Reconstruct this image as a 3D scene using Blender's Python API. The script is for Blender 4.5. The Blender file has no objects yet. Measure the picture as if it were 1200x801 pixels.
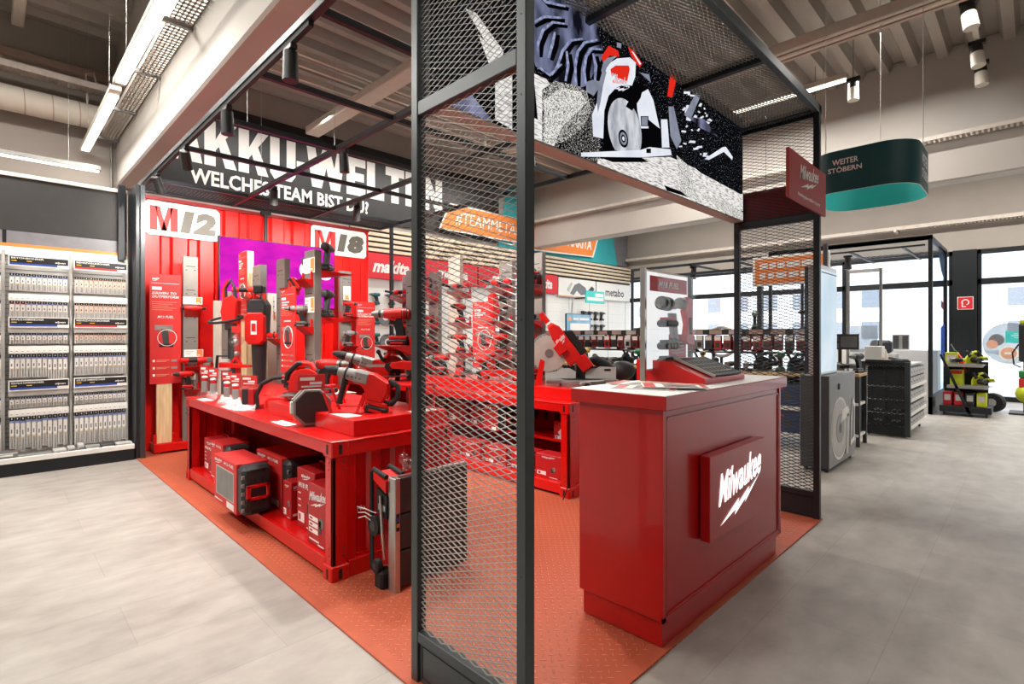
import bpy, math, random
from mathutils import Vector, Matrix
random.seed(7)
SC = bpy.context.scene
COL = SC.collection
PI = math.pi
R2 = math.sqrt(2)
# ---------------------------------------------------------------- camera
EYE = 1.35
FPX = 613.0
cam_d = bpy.data.cameras.new('camera')
cam_d.sensor_width = 36.0
cam_d.lens = FPX / 1200 * 36.0
cam_d.shift_y = -7.5 / 1200
cam_d.clip_start = 0.05
cam_d.clip_end = 300
cam = bpy.data.objects.new('camera', cam_d)
cam.location = (0, 0, EYE)
cam.rotation_euler = (PI / 2, 0, -PI / 4)
COL.objects.link(cam)
SC.camera = cam
# ---------------------------------------------------------------- world, exposure
SC.view_settings.view_transform = 'Standard'
SC.view_settings.look = 'None'
SC.view_settings.gamma = 1
SC.view_settings.use_curve_mapping = False
SC.view_settings.exposure = 0.12
SC.cycles.max_bounces = 7
SC.cycles.diffuse_bounces = 3
SC.cycles.glossy_bounces = 3
SC.cycles.transmission_bounces = 4
SC.cycles.transparent_max_bounces = 14
SC.cycles.caustics_reflective = False
SC.cycles.caustics_refractive = False
SC.cycles.sample_clamp_indirect = 6
w = bpy.data.worlds.new('World')
SC.world = w
w.use_nodes = True
bg = w.node_tree.nodes['Background']
bg.inputs[0].default_value = (0.93, 0.96, 1.0, 1)
bg.inputs[1].default_value = 2.2


def area(loc, sx, sy, power, color=(1, .96, .9), rot=(0, 0, 0), spread=PI):
    l = bpy.data.lights.new('area_light', 'AREA')
    l.shape = 'RECTANGLE'
    l.size = sx
    l.size_y = sy
    l.energy = power
    l.color = color
    l.spread = spread
    o = bpy.data.objects.new('area_light', l)
    o.location = loc
    o.rotation_euler = rot
    COL.objects.link(o)
    return o


def spot(loc, target, power, angle=70, color=(1, .95, .88), rad=.04):
    l = bpy.data.lights.new('spot_light', 'SPOT')
    l.energy = power
    l.spot_size = math.radians(angle)
    l.spot_blend = .6
    l.color = color
    l.shadow_soft_size = rad
    o = bpy.data.objects.new('spot_light', l)
    o.location = loc
    o.rotation_euler = (Vector(target) - Vector(loc)).to_track_quat('-Z', 'Y').to_euler()
    COL.objects.link(o)
    return o


# the shop's tube lights (glowing covers further down) and more without a modelled lamp
area((.93, 8.0, 3.80), .09, 2.2, 22)
area((.93, 5.4, 3.80), .09, 2.1, 22)
area((8.85, 3.2, 5.0), .09, 4.5, 150)
area((7.5, 3.0, 4.95), .2, 7, 100)
area((-.6, 8.5, 3.40), 3.4, .08, 10)
area((-.6, 6.2, 4.9), 4.2, .3, 240)
sun = bpy.data.lights.new('sun_light', 'SUN')
sun.energy = 3.5
sun.angle = .1
so = bpy.data.objects.new('sun_light', sun)
so.rotation_euler = (0, math.radians(-48), .3)
COL.objects.link(so)
area((-2.2, 3.2, 4.9), .3, 6, 250)
area((2.6, -2.2, 4.9), 7, .3, 60)
area((5.4, 8.2, 4.9), 7, .3, 190)
area((12.2, 4.5, 4.9), .3, 7, 300)
area((12.2, -2.5, 4.9), .3, 6, 300)  # added fill light to brighten the kiosk and window side, no lamp there
# the booth's spots
for (x, y, tx, ty, tz, p) in [(1.35, 5.2, 1.7, 7.2, 1.9, 120), (1.35, 6.2, 1.6, 7.4, 2.6, 60), (2.2, 5.6, 2.6, 7.3, 2.0, 120), (3.3, 5.4, 3.8, 7.3, 2.2, 150),
                              (1.35, 3.5, 1.7, 4.2, .8, 95), (2.2, 3.3, 1.8, 3.4, .8, 110), (1.35, 4.4, 1.7, 5.2, .8, 55),
                              (2.2, 4.6, 3.8, 4.4, 1.3, 150), (2.3, 3.2, 3.8, 3.3, 1.2, 130), (2.2, 2.2, 1.6, 1.7, .3, 70), (3.2, 2.4, 2.7, 1.35, 1.0, 60)]:
    spot((x, y, 2.74), (tx, ty, tz), p * 1.2, 85)


# ---------------------------------------------------------------- pixel helpers (only used to read real positions off known planes)
def on_y(px, py, Y):
    s = (px - 600) / FPX
    d = Y * R2 / (1 - s)
    return (d * (1 + s) / R2, Y, EYE + (393 - py) / FPX * d)


def on_x(px, py, X):
    s = (px - 600) / FPX
    d = X * R2 / (1 + s)
    return (X, d * (1 - s) / R2, EYE + (393 - py) / FPX * d)


# ---------------------------------------------------------------- materials
def lin(c):
    if isinstance(c, str):
        c = [int(c[i:i + 2], 16) / 255 for i in (0, 2, 4)]
    return tuple(((v / 12.92) if v <= .04045 else ((v + .055) / 1.055) ** 2.4) for v in c) + (1,)


M = {}


def P(name, col, rough=.5, metal=0.0, var=.10, scale=9, bump=0, bscale=200, spec=.5, coat=0):
    m = bpy.data.materials.new(name)
    m.use_nodes = True
    nt = m.node_tree
    b = nt.nodes['Principled BSDF']
    tc = nt.nodes.new('ShaderNodeTexCoord')
    n = nt.nodes.new('ShaderNodeTexNoise')
    n.inputs['Scale'].default_value = scale
    n.inputs['Detail'].default_value = 4
    nt.links.new(tc.outputs['Object'], n.inputs['Vector'])
    r = nt.nodes.new('ShaderNodeValToRGB')
    c = lin(col)
    r.color_ramp.elements[0].position = .3
    r.color_ramp.elements[1].position = .7
    r.color_ramp.elements[0].color = tuple(v * (1 - var) for v in c[:3]) + (1,)
    r.color_ramp.elements[1].color = tuple(min(1, v * (1 + var)) for v in c[:3]) + (1,)
    nt.links.new(n.outputs['Fac'], r.inputs['Fac'])
    nt.links.new(r.outputs['Color'], b.inputs['Base Color'])
    b.inputs['Roughness'].default_value = rough
    b.inputs['Metallic'].default_value = metal
    b.inputs['Specular IOR Level'].default_value = spec
    b.inputs['Coat Weight'].default_value = coat
    if bump:
        n2 = nt.nodes.new('ShaderNodeTexNoise')
        n2.inputs['Scale'].default_value = bscale
        nt.links.new(tc.outputs['Object'], n2.inputs['Vector'])
        bp = nt.nodes.new('ShaderNodeBump')
        bp.inputs['Strength'].default_value = bump
        bp.inputs['Distance'].default_value = .002
        nt.links.new(n2.outputs['Fac'], bp.inputs['Height'])
        nt.links.new(bp.outputs['Normal'], b.inputs['Normal'])
    M[name] = m
    return m


def EM(name, col, strength=1.0, col2=None, scale=6, lo=.45, hi=.55, vec=(1, 1, 1), detail=5):
    """something that glows: lamp cover or screen; optional two-colour noise picture"""
    m = bpy.data.materials.new(name)
    m.use_nodes = True
    nt = m.node_tree
    nt.nodes.remove(nt.nodes['Principled BSDF'])
    e = nt.nodes.new('ShaderNodeEmission')
    e.inputs['Strength'].default_value = strength
    nt.links.new(e.outputs[0], nt.nodes['Material Output'].inputs[0])
    tc = nt.nodes.new('ShaderNodeTexCoord')
    mp = nt.nodes.new('ShaderNodeMapping')
    mp.inputs['Scale'].default_value = vec
    n = nt.nodes.new('ShaderNodeTexNoise')
    n.inputs['Scale'].default_value = scale
    n.inputs['Detail'].default_value = detail
    r = nt.nodes.new('ShaderNodeValToRGB')
    r.color_ramp.elements[0].position = lo
    r.color_ramp.elements[1].position = hi
    r.color_ramp.elements[0].color = lin(col)
    r.color_ramp.elements[1].color = lin(col2 or col)
    nt.links.new(tc.outputs['Object'], mp.inputs['Vector'])
    nt.links.new(mp.outputs['Vector'], n.inputs['Vector'])
    nt.links.new(n.outputs['Fac'], r.inputs['Fac'])
    nt.links.new(r.outputs['Color'], e.inputs['Color'])
    M[name] = m
    return m


def CLEAR(name, col=(1, 1, 1), gl=.08, rough=.03):
    m = bpy.data.materials.new(name)
    m.use_nodes = True
    nt = m.node_tree
    nt.nodes.remove(nt.nodes['Principled BSDF'])
    t = nt.nodes.new('ShaderNodeBsdfTransparent')
    t.inputs[0].default_value = tuple(col) + (1,)
    g = nt.nodes.new('ShaderNodeBsdfGlossy')
    g.inputs['Roughness'].default_value = rough
    n = nt.nodes.new('ShaderNodeTexNoise')
    n.inputs['Scale'].default_value = 3
    mr = nt.nodes.new('ShaderNodeMapRange')
    mr.inputs['To Min'].default_value = gl * .8
    mr.inputs['To Max'].default_value = gl * 1.2
    nt.links.new(n.outputs['Fac'], mr.inputs['Value'])
    x = nt.nodes.new('ShaderNodeMixShader')
    nt.links.new(mr.outputs['Result'], x.inputs[0])
    nt.links.new(t.outputs[0], x.inputs[1])
    nt.links.new(g.outputs[0], x.inputs[2])
    nt.links.new(x.outputs[0], nt.nodes['Material Output'].inputs[0])
    M[name] = m
    return m


P('red', 'cf0806', .33, var=.05, coat=.25)
P('counter_red', 'b9090b', .3, var=.05, coat=.3)
P('booth_red', 'e20a03', .4, var=.05)
P('tool_red', 'd4140f', .4)
P('board_red', 'cf2a28', .55, var=.03)
P('box_red', 'b01218', .5, var=.05)
P('dark_red', '7d0d10', .5)
P('sign_red', 'a8322f', .5, var=.03)
P('makita_red', 'd02432', .5, var=.03)
P('black', '161616', .45)
P('rubber', '1d1d1d', .7)
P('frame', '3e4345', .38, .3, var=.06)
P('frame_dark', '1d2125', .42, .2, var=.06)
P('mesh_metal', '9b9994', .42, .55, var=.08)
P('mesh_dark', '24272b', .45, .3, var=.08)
P('steel', 'b9b9b6', .3, .9)
P('dull_steel', '8b8a86', .45, .7)
P('grey_post', '7f7973', .5, .25, var=.06)
P('dark_grey', '3e3e3f', .5)
P('charcoal', '2b2b2d', .5, bump=.2)
P('mid_grey', '77767a', .5)
P('light_grey', 'bdbab6', .5)
P('white', 'e6e4e0', .5, var=.02)
P('paper', 'eeece6', .7, var=.02)
P('cream', 'd8cfc2', .55, var=.04)
P('wall_paint', 'a49c94', .8, var=.03, scale=2)
P('beam_paint', 'bbb5ae', .75, var=.03, scale=2, bump=.2, bscale=30)
P('ledge_paint', 'b59c90', .6, var=.04)
P('dark_wall', '2d2a29', .7, var=.08)
P('banner_black', '1b1a1b', .45, var=.5, scale=3)
P('teal', '35a7ad', .6, var=.1, scale=1)
P('teal_dark', '0d474b', .45, var=.06)
P('turquoise', '43c7c3', .5, var=.03)
P('orange', 'e8843c', .55, var=.03)
P('blue', '2b4aa0', .5)
P('bosch_blue', '1d3a66', .5)
P('tool_teal', '1f6e73', .45)
P('tool_green', '2a7b3c', .45)
P('tool_yellow', 'e3b62a', .45)
P('lime', 'c7d022', .45)
P('tool_grey', '8d8b87', .45)
P('peach', 'd9a58a', .6)
P('peach_pale', 'ead2c2', .6)
P('slat', 'd8c9b0', .5, var=.08)
P('sand', 'c9a878', .55, var=.1)
P('deck', 'b3aaa2', .5, .25, var=.07, scale=1.5)
P('tray', 'c9beb4', .55, .1)
P('pale_blue', '7f95cf', .5)
P('pack_white', 'd6d3ce', .35, var=.05)
P('tool_dark_teal', '1c4a50', .4)
P('outside_wall', 'e8e8ea', .8)
P('outside_dark', '8f949c', .8)
P('outside_ground', 'd9d9da', .9)
P('number_grey', '5f5b53', .5)
P('blade_steel', 'c2beb6', .38, .35)
P('sail_black', '0c0c0e', .55, spec=.2)
P('rope_white', 'efe8e6', .5)
EM('lamp', 'fff4e4', 3.5)
EM('spot_glow', 'fff2df', 12)
EM('purple_screen', 'f22ac6', 1.0, 'b818b4', 2.2, .3, .7, (1, 1, 2.6))
EM('blue_screen', 'a9cfe4', .9, '6f9fc0', 3, .3, .7)
EM('lit_panel', 'dfeaf2', .95, 'c6dbe8', 1.4, .4, .6)
EM('lit_logo', 'ffffff', 1.5)
EM('led_black', '08080b', .9, 'b9bdd0', 120, .64, .70, (1, 1, 1), 2)
EM('led_dust', '55555a', .9, 'f2efe8', 170, .40, .52, (1, 1, 1), 2)
EM('led_dust_mid', '0e0e12', .9, 'e9e6e0', 180, .50, .57, (1, 1, 1), 2)
EM('led_dust_thin', '0a0a0e', .9, 'd9d6d0', 180, .57, .63, (1, 1, 1), 2)
EM('lit_white', 'f4f2ef', .95, 'e4e6e8', 4, .3, .7)
EM('led_cloth', '12131c', .8, '8f95bb', 7, .38, .66, (1, 1, .45), 3)
EM('led_fold', 'b3bbdc', .8, '6f78a2', 40, .35, .65)
EM('led_wood', '8f8a85', .95, 'f2efec', 60, .35, .55, (.3, 1, 2.2))
EM('led_white', 'e9ecf2', 1.0, 'c9cfdd', 6, .3, .8)
EM('led_grey', '7e8494', .8, 'a8aec0', 9, .3, .8)
EM('led_blade', '9a9da6', .9, 'e0e2e8', 14, .35, .65, (1, 1, .4))
EM('led_ink', '0a0a0e', .6)
EM('led_red', 'd92a1c', 1.0)
CLEAR('glass', (.95, .98, 1.0), .07)
CLEAR('kiosk_glass', (.86, .93, 1.0), .10)
CLEAR('plastic', (.95, .92, .92), .09, .16)
CLEAR('acrylic', (.98, .98, .98), .03, .02)
CLEAR('frosted', (.75, .78, .8), .3, .3)


def wood(name, c1, c2, vec=(14, 14, 1.2)):
    m = P(name, c1, .55)
    nt = m.node_tree
    n = [x for x in nt.nodes if x.type == 'TEX_NOISE'][0]
    mp = nt.nodes.new('ShaderNodeMapping')
    mp.inputs['Scale'].default_value = vec
    tc = [x for x in nt.nodes if x.type == 'TEX_COORD'][0]
    nt.links.new(tc.outputs['Object'], mp.inputs['Vector'])
    nt.links.new(mp.outputs['Vector'], n.inputs['Vector'])
    n.inputs['Scale'].default_value = 3
    r = [x for x in nt.nodes if x.type == 'VALTORGB'][0]
    r.color_ramp.elements[0].color = lin(c1)
    r.color_ramp.elements[1].color = lin(c2)


wood('pine', 'd9b382', 'efd6ae')
wood('pale_wood', 'b9aea2', 'd3c9bd')


def floor_mat():
    m = bpy.data.materials.new('floor_vinyl')
    m.use_nodes = True
    nt = m.node_tree
    L = nt.links.new
    b = nt.nodes['Principled BSDF']
    tc = nt.nodes.new('ShaderNodeTexCoord')
    mp = nt.nodes.new('ShaderNodeMapping')
    mp.inputs['Rotation'].default_value = (0, 0, 0)
    mp.inputs['Scale'].default_value = (1, 1, 1)
    L(tc.outputs['Object'], mp.inputs['Vector'])
    br = nt.nodes.new('ShaderNodeTexBrick')
    br.inputs['Color1'].default_value = (1, 1, 1, 1)
    br.inputs['Color2'].default_value = (.90, .90, .90, 1)
    br.inputs['Mortar'].default_value = (.80, .80, .80, 1)
    br.inputs['Scale'].default_value = 1
    br.inputs['Mortar Size'].default_value = .0022
    br.inputs['Brick Width'].default_value = .92
    br.inputs['Row Height'].default_value = .46
    L(mp.outputs['Vector'], br.inputs['Vector'])
    n1 = nt.nodes.new('ShaderNodeTexNoise')
    n1.inputs['Scale'].default_value = 1.6
    n1.inputs['Detail'].default_value = 9
    n1.inputs['Roughness'].default_value = .62
    L(mp.outputs['Vector'], n1.inputs['Vector'])
    mp2 = nt.nodes.new('ShaderNodeMapping')
    mp2.inputs['Scale'].default_value = (1, 1.8, 1)
    L(tc.outputs['Object'], mp2.inputs['Vector'])
    n2 = nt.nodes.new('ShaderNodeTexNoise')
    n2.inputs['Scale'].default_value = 4
    n2.inputs['Detail'].default_value = 8
    L(mp2.outputs['Vector'], n2.inputs['Vector'])
    ad = nt.nodes.new('ShaderNodeMath')
    ad.operation = 'ADD'
    L(n1.outputs['Fac'], ad.inputs[0])
    L(n2.outputs['Fac'], ad.inputs[1])
    r = nt.nodes.new('ShaderNodeValToRGB')
    r.color_ramp.elements[0].position = .8
    r.color_ramp.elements[0].color = lin('9a928a')
    r.color_ramp.elements[1].position = 1.2
    r.color_ramp.elements[1].color = lin('beb8b0')
    mr = nt.nodes.new('ShaderNodeMapRange')
    mr.inputs['From Max'].default_value = 2
    L(ad.outputs[0], mr.inputs['Value'])
    r.color_ramp.elements[0].position = .34
    r.color_ramp.elements[1].position = .66
    L(mr.outputs[0], r.inputs['Fac'])
    mx = nt.nodes.new('ShaderNodeMix')
    mx.data_type = 'RGBA'
    mx.blend_type = 'MULTIPLY'
    mx.inputs[0].default_value = 1
    L(r.outputs['Color'], mx.inputs[6])
    L(br.outputs['Color'], mx.inputs[7])
    L(mx.outputs[2], b.inputs['Base Color'])
    b.inputs['Roughness'].default_value = .42
    bp = nt.nodes.new('ShaderNodeBump')
    bp.inputs['Strength'].default_value = .12
    bp.inputs['Distance'].default_value = .003
    L(n1.outputs['Fac'], bp.inputs['Height'])
    L(bp.outputs['Normal'], b.inputs['Normal'])
    M['floor'] = m


floor_mat()


def tread_mat():
    m = bpy.data.materials.new('tread_rubber')
    m.use_nodes = True
    nt = m.node_tree
    L = nt.links.new
    b = nt.nodes['Principled BSDF']
    tc = nt.nodes.new('ShaderNodeTexCoord')
    mp = nt.nodes.new('ShaderNodeMapping')
    mp.inputs['Rotation'].default_value = (0, 0, PI / 4)
    k = 1 / .037
    mp.inputs['Scale'].default_value = (k, k, k)
    L(tc.outputs['Object'], mp.inputs['Vector'])
    sp = nt.nodes.new('ShaderNodeSeparateXYZ')
    L(mp.outputs['Vector'], sp.inputs[0])

    def mt(op, a, b_=None, c=None):
        n = nt.nodes.new('ShaderNodeMath')
        n.operation = op
        for i, v in enumerate((a, b_, c)):
            if v is None:
                continue
            if isinstance(v, (int, float)):
                n.inputs[i].default_value = v
            else:
                L(v, n.inputs[i])
        return n.outputs[0]
    fx, fy = mt('FLOOR', sp.outputs[0]), mt('FLOOR', sp.outputs[1])
    a = mt('SUBTRACT', mt('SUBTRACT', sp.outputs[0], fx), .5)
    c = mt('SUBTRACT', mt('SUBTRACT', sp.outputs[1], fy), .5)
    par = mt('MODULO', mt('ADD', mt('ADD', fx, fy), 1000), 2)
    par = mt('GREATER_THAN', par, .5)

    def ell(u, v):
        return mt('ADD', mt('POWER', mt('ABSOLUTE', mt('DIVIDE', u, .44)), 2), mt('POWER', mt('ABSOLUTE', mt('DIVIDE', v, .12)), 2))
    e1, e2 = ell(a, c), ell(c, a)
    mixv = mt('ADD', mt('MULTIPLY', e1, par), mt('MULTIPLY', e2, mt('SUBTRACT', 1, par)))
    h = mt('MAXIMUM', mt('SUBTRACT', 1, mixv), 0)
    bp = nt.nodes.new('ShaderNodeBump')
    bp.inputs['Strength'].default_value = .9
    bp.inputs['Distance'].default_value = .006
    L(h, bp.inputs['Height'])
    L(bp.outputs['Normal'], b.inputs['Normal'])
    n = nt.nodes.new('ShaderNodeTexNoise')
    n.inputs['Scale'].default_value = 1.3
    n.inputs['Detail'].default_value = 6
    L(tc.outputs['Object'], n.inputs['Vector'])
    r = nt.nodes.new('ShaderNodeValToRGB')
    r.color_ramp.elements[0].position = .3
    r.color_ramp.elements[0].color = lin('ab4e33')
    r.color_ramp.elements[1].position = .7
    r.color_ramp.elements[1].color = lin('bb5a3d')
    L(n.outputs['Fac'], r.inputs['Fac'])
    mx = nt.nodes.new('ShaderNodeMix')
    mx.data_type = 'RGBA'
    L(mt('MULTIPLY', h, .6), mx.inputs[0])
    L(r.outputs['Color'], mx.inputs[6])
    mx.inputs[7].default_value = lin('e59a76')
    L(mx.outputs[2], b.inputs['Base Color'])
    b.inputs['Roughness'].default_value = .45
    M['tread'] = m


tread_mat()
P('mat_border', 'b8583c', .5)


# ---------------------------------------------------------------- mesh builder
class MB:
    def __init__(s):
        s.v = []
        s.f = []
        s.m = []
        s.s = []

    def add(s, vs, fs, m, smooth=False):
        o = len(s.v)
        s.v += [tuple(v) for v in vs]
        for f in fs:
            s.f.append([i + o for i in f])
            s.m.append(m)
            s.s.append(smooth)
        return s

    def merge(s, q, T=None):
        o = len(s.v)
        s.v += [tuple(T @ Vector(v)) if T else v for v in q.v]
        s.f += [[i + o for i in f] for f in q.f]
        s.m += q.m
        s.s += q.s
        return s

    def xf(s, T):
        s.v = [tuple(T @ Vector(v)) for v in s.v]
        return s

    def box(s, x0, x1, y0, y1, z0, z1, m, b=0.0):
        if b <= 0:
            vs = [(x, y, z) for x in (x0, x1) for y in (y0, y1) for z in (z0, z1)]
            return s.add(vs, [(0, 1, 3, 2), (4, 6, 7, 5), (0, 4, 5, 1), (2, 3, 7, 6), (0, 2, 6, 4), (1, 5, 7, 3)], m)
        b = min(b, (x1 - x0) * .45, (y1 - y0) * .45, (z1 - z0) * .45)
        vs = []
        idx = {}

        def vid(*p):
            if p not in idx:
                idx[p] = len(vs)
                vs.append(p)
            return idx[p]
        X, Y, Z = (x0, x1), (y0, y1), (z0, z1)
        sg = (1, -1)
        # three verts for each corner, lying on each face
        def c(i, j, k, ax):
            p = [X[i] + b * sg[i], Y[j] + b * sg[j], Z[k] + b * sg[k]]
            p[ax] = (X, Y, Z)[ax][(i, j, k)[ax]]
            return vid(*p)
        fs = []
        for i in (0, 1):
            fs.append([c(i, 0, 0, 0), c(i, 1, 0, 0), c(i, 1, 1, 0), c(i, 0, 1, 0)][::(-1 if i == 0 else 1)])
            fs.append([c(0, i, 0, 1), c(1, i, 0, 1), c(1, i, 1, 1), c(0, i, 1, 1)][::(1 if i == 0 else -1)])
            fs.append([c(0, 0, i, 2), c(1, 0, i, 2), c(1, 1, i, 2), c(0, 1, i, 2)][::(-1 if i == 0 else 1)])
        for i in (0, 1):
            for j in (0, 1):
                fs.append([c(i, j, 0, 0), c(i, j, 1, 0), c(i, j, 1, 1), c(i, j, 0, 1)])
                fs.append([c(i, 0, j, 0), c(i, 1, j, 0), c(i, 1, j, 2), c(i, 0, j, 2)])
                fs.append([c(0, i, j, 1), c(1, i, j, 1), c(1, i, j, 2), c(0, i, j, 2)])
                for k in (0, 1):
                    fs.append([c(i, j, k, 0), c(i, j, k, 1), c(i, j, k, 2)])
        return s.add(vs, fs, m)

    def prism(s, pts, y0, y1, m, ch=0.0, axis='y'):
        """polygon in xz pushed from y0 to y1 (axis y); or in yz along x; or xy along z"""
        n = len(pts)
        cx = sum(p[0] for p in pts) / n
        cz = sum(p[1] for p in pts) / n
        r = max(math.hypot(p[0] - cx, p[1] - cz) for p in pts) or 1
        k = 1 - ch / r
        lay = [(y0, 1), (y1, 1)] if ch <= 0 else [(y0, k), (y0 + ch, 1), (y1 - ch, 1), (y1, k)]
        vs = []
        for (y, q) in lay:
            for (a, c_) in pts:
                a2, c2 = cx + (a - cx) * q, cz + (c_ - cz) * q
                vs.append({'y': (a2, y, c2), 'x': (y, a2, c2), 'z': (a2, c2, y)}[axis])
        fs = [list(range(n))[::-1], [len(vs) - n + i for i in range(n)]]
        for l in range(len(lay) - 1):
            for i in range(n):
                j = (i + 1) % n
                fs.append([l * n + i, l * n + j, (l + 1) * n + j, (l + 1) * n + i])
        return s.add(vs, fs, m)

    def lathe(s, prof, o, ax, m, n=14, smooth=True):
        """prof: list of (t, r) along the axis from o"""
        ax = Vector(ax).normalized()
        u = ax.orthogonal().normalized()
        w_ = ax.cross(u)
        o = Vector(o)
        for i in range(len(prof) - 1):
            (t0, r0), (t1, r1) = prof[i], prof[i + 1]
            vs = []
            for (t, r) in ((t0, r0), (t1, r1)):
                for k in range(n):
                    a = 2 * PI * k / n
                    vs.append(o + ax * t + (u * math.cos(a) + w_ * math.sin(a)) * r)
            s.add(vs, [(k, (k + 1) % n, n + (k + 1) % n, n + k) for k in range(n)], m, smooth)
        for (t, r), fl in ((prof[0], True), (prof[-1], False)):
            if r > 1e-4:
                vs = [o + ax * t + (u * math.cos(2 * PI * k / n) + w_ * math.sin(2 * PI * k / n)) * r for k in range(n)]
                s.add(vs, [list(range(n))[::-1] if fl else list(range(n))], m)
        return s

    def cyl(s, a, b, r, m, n=12, r2=None):
        a, b = Vector(a), Vector(b)
        return s.lathe([(0, r), ((b - a).length, r if r2 is None else r2)], a, b - a, m, n)

    def tube(s, pts, r, m, n=8, closed=False):
        pts = [Vector(p) for p in pts]
        N = len(pts)
        vs = []
        up = None
        for i, p in enumerate(pts):
            if closed:
                t = pts[(i + 1) % N] - pts[i - 1]
            else:
                t = pts[min(i + 1, N - 1)] - pts[max(i - 1, 0)]
            t.normalize()
            if up is None:
                up = t.orthogonal().normalized()
            up = (up - t * up.dot(t))
            if up.length < 1e-5:
                up = t.orthogonal()
            up.normalize()
            w_ = t.cross(up)
            rr = r[i] if isinstance(r, (list, tuple)) else r
            for k in range(n):
                a = 2 * PI * k / n
                vs.append(p + (up * math.cos(a) + w_ * math.sin(a)) * rr)
        fs = []
        for i in range(N if closed else N - 1):
            for k in range(n):
                j = (i + 1) % N
                fs.append((i * n + k, i * n + (k + 1) % n, j * n + (k + 1) % n, j * n + k))
        s.add(vs, fs, m, True)
        if not closed:
            s.add(vs[:n], [list(range(n))[::-1]], m)
            s.add(vs[-n:], [list(range(n))], m)
        return s

    def sphere(s, c, r, m, sc=(1, 1, 1), n=12):
        c = Vector(c)
        vs = []
        h = n // 2
        for i in range(h + 1):
            th = PI * i / h
            for k in range(n):
                a = 2 * PI * k / n
                vs.append((c.x + r * sc[0] * math.sin(th) * math.cos(a), c.y + r * sc[1] * math.sin(th) * math.sin(a), c.z + r * sc[2] * math.cos(th)))
        fs = [(i * n + k, (i + 1) * n + k, (i + 1) * n + (k + 1) % n, i * n + (k + 1) % n) for i in range(h) for k in range(n)]
        return s.add(vs, fs, m, True)

    def text(s, t, x0, x1, z0, z1, y, m, shear=0.0, bold=.02, rise=0.0, ext=.0015):
        """lettering in the xz plane, facing -y, fitted to the box"""
        c = bpy.data.curves.new('t', 'FONT')
        c.body = t
        c.shear = shear
        c.offset = bold
        c.resolution_u = 2
        o = bpy.data.objects.new('t', c)
        me = bpy.data.meshes.new_from_object(o)
        vs = [v.co.copy() for v in me.vertices]
        fs = [list(p.vertices) for p in me.polygons]
        bpy.data.objects.remove(o)
        bpy.data.meshes.remove(me)
        if not vs:
            return s
        ax0, ax1 = min(v.x for v in vs), max(v.x for v in vs)
        az0, az1 = min(v.y for v in vs), max(v.y for v in vs)
        out = []
        for v in vs:
            u = (v.x - ax0) / (ax1 - ax0)
            q = (v.y - az0) / (az1 - az0)
            out.append((x0 + u * (x1 - x0), y - ext, z0 + q * (z1 - z0) + u * rise))
        return s.add(out, fs, m)

    def logo(s, x0, x1, z0, z1, y, m, e=.0015):
        """the slanted brand lettering over its lightning bolt"""
        W, H = x1 - x0, z1 - z0
        s.text('Milwaukee', x0 + .02 * W, x1, z0 + .30 * H, z0 + .80 * H, y, m, .3, .022, .24 * H, e)
        b = [(0, 0), (.45, .37), (.42, .25), (.72, .50), (.68, .38), (1, .66), (.60, .20), (.64, .31), (.34, .06), (.38, .18)]
        b = [(x0 + .05 * W + p * .9 * W, z0 + q * .8 * H) for p, q in b]
        s.flat(b, y - e, m)
        return s

    def block(s, t, x0, x1, z0, z1, y, m, gap=.06, ext=.0015):
        """heavy block capitals built from bars"""
        a = .30
        F = {'A': (1.0, [[(0, 0), (.30, 0), (.62, 1), (.30, 1)], [(.70, 0), (1, 0), (.70, 1), (.38, 1)], [(.2, .18), (.8, .18), (.74, .38), (.26, .38)]]),
             'K': (1.0, [[(0, 0), (.34, 0), (.34, 1), (0, 1)], [(.34, .36), (.34, .60), (.64, 1), (1, 1)], [(.42, .50), (.64, .66), (1, 0), (.64, 0)]]),
             'U': (.92, [[(0, .16), (.36, .16), (.36, 1), (0, 1)], [(.64, .16), (1, .16), (1, 1), (.64, 1)], [(0, .2), (0, .14), (.16, 0), (.84, 0), (1, .14), (1, .24)]]),
             'W': (1.35, [[(.14, 0), (.38, 0), (.22, 1), (0, 1)], [(.14, 0), (.38, 0), (.60, 1), (.40, 1)], [(.62, 0), (.86, 0), (.60, 1), (.40, 1)], [(.62, 0), (.86, 0), (1, 1), (.78, 1)]]),
             'E': (.72, [[(0, 0), (.44, 0), (.44, 1), (0, 1)], [(0, 0), (1, 0), (1, .22), (0, .22)], [(0, .39), (.92, .39), (.92, .61), (0, .61)], [(0, .78), (1, .78), (1, 1), (0, 1)]]),
             'L': (.70, [[(0, 0), (.46, 0), (.46, 1), (0, 1)], [(0, 0), (1, 0), (1, .24), (0, .24)]]),
             'T': (.80, [[(.30, 0), (.70, 0), (.70, 1), (.30, 1)], [(0, .76), (1, .76), (1, 1), (0, 1)]]),
             'N': (.95, [[(0, 0), (.34, 0), (.34, 1), (0, 1)], [(.66, 0), (1, 0), (1, 1), (.66, 1)], [(.0, 1), (.34, 1), (1, 0), (.66, 0)]])}
        tot = sum(F[c][0] for c in t) + gap * (len(t) - 1)
        k = (x1 - x0) / tot
        x = x0
        for c in t:
            w_, ps = F[c]
            for i, p in enumerate(ps):
                s.flat([(x + u * w_ * k, z0 + v * (z1 - z0)) for u, v in p], y - ext - i * .0003, m)
            x += (w_ + gap) * k
        return s

    def flat(s, pts, y, m):
        n = len(pts)
        # triangulate through mathutils so concave outlines fill cleanly
        from mathutils.geometry import tessellate_polygon
        tri = tessellate_polygon([[Vector((p[0], p[1], 0)) for p in pts]])
        return s.add([(p[0], y, p[1]) for p in pts], [list(t) for t in tri], m)

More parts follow.
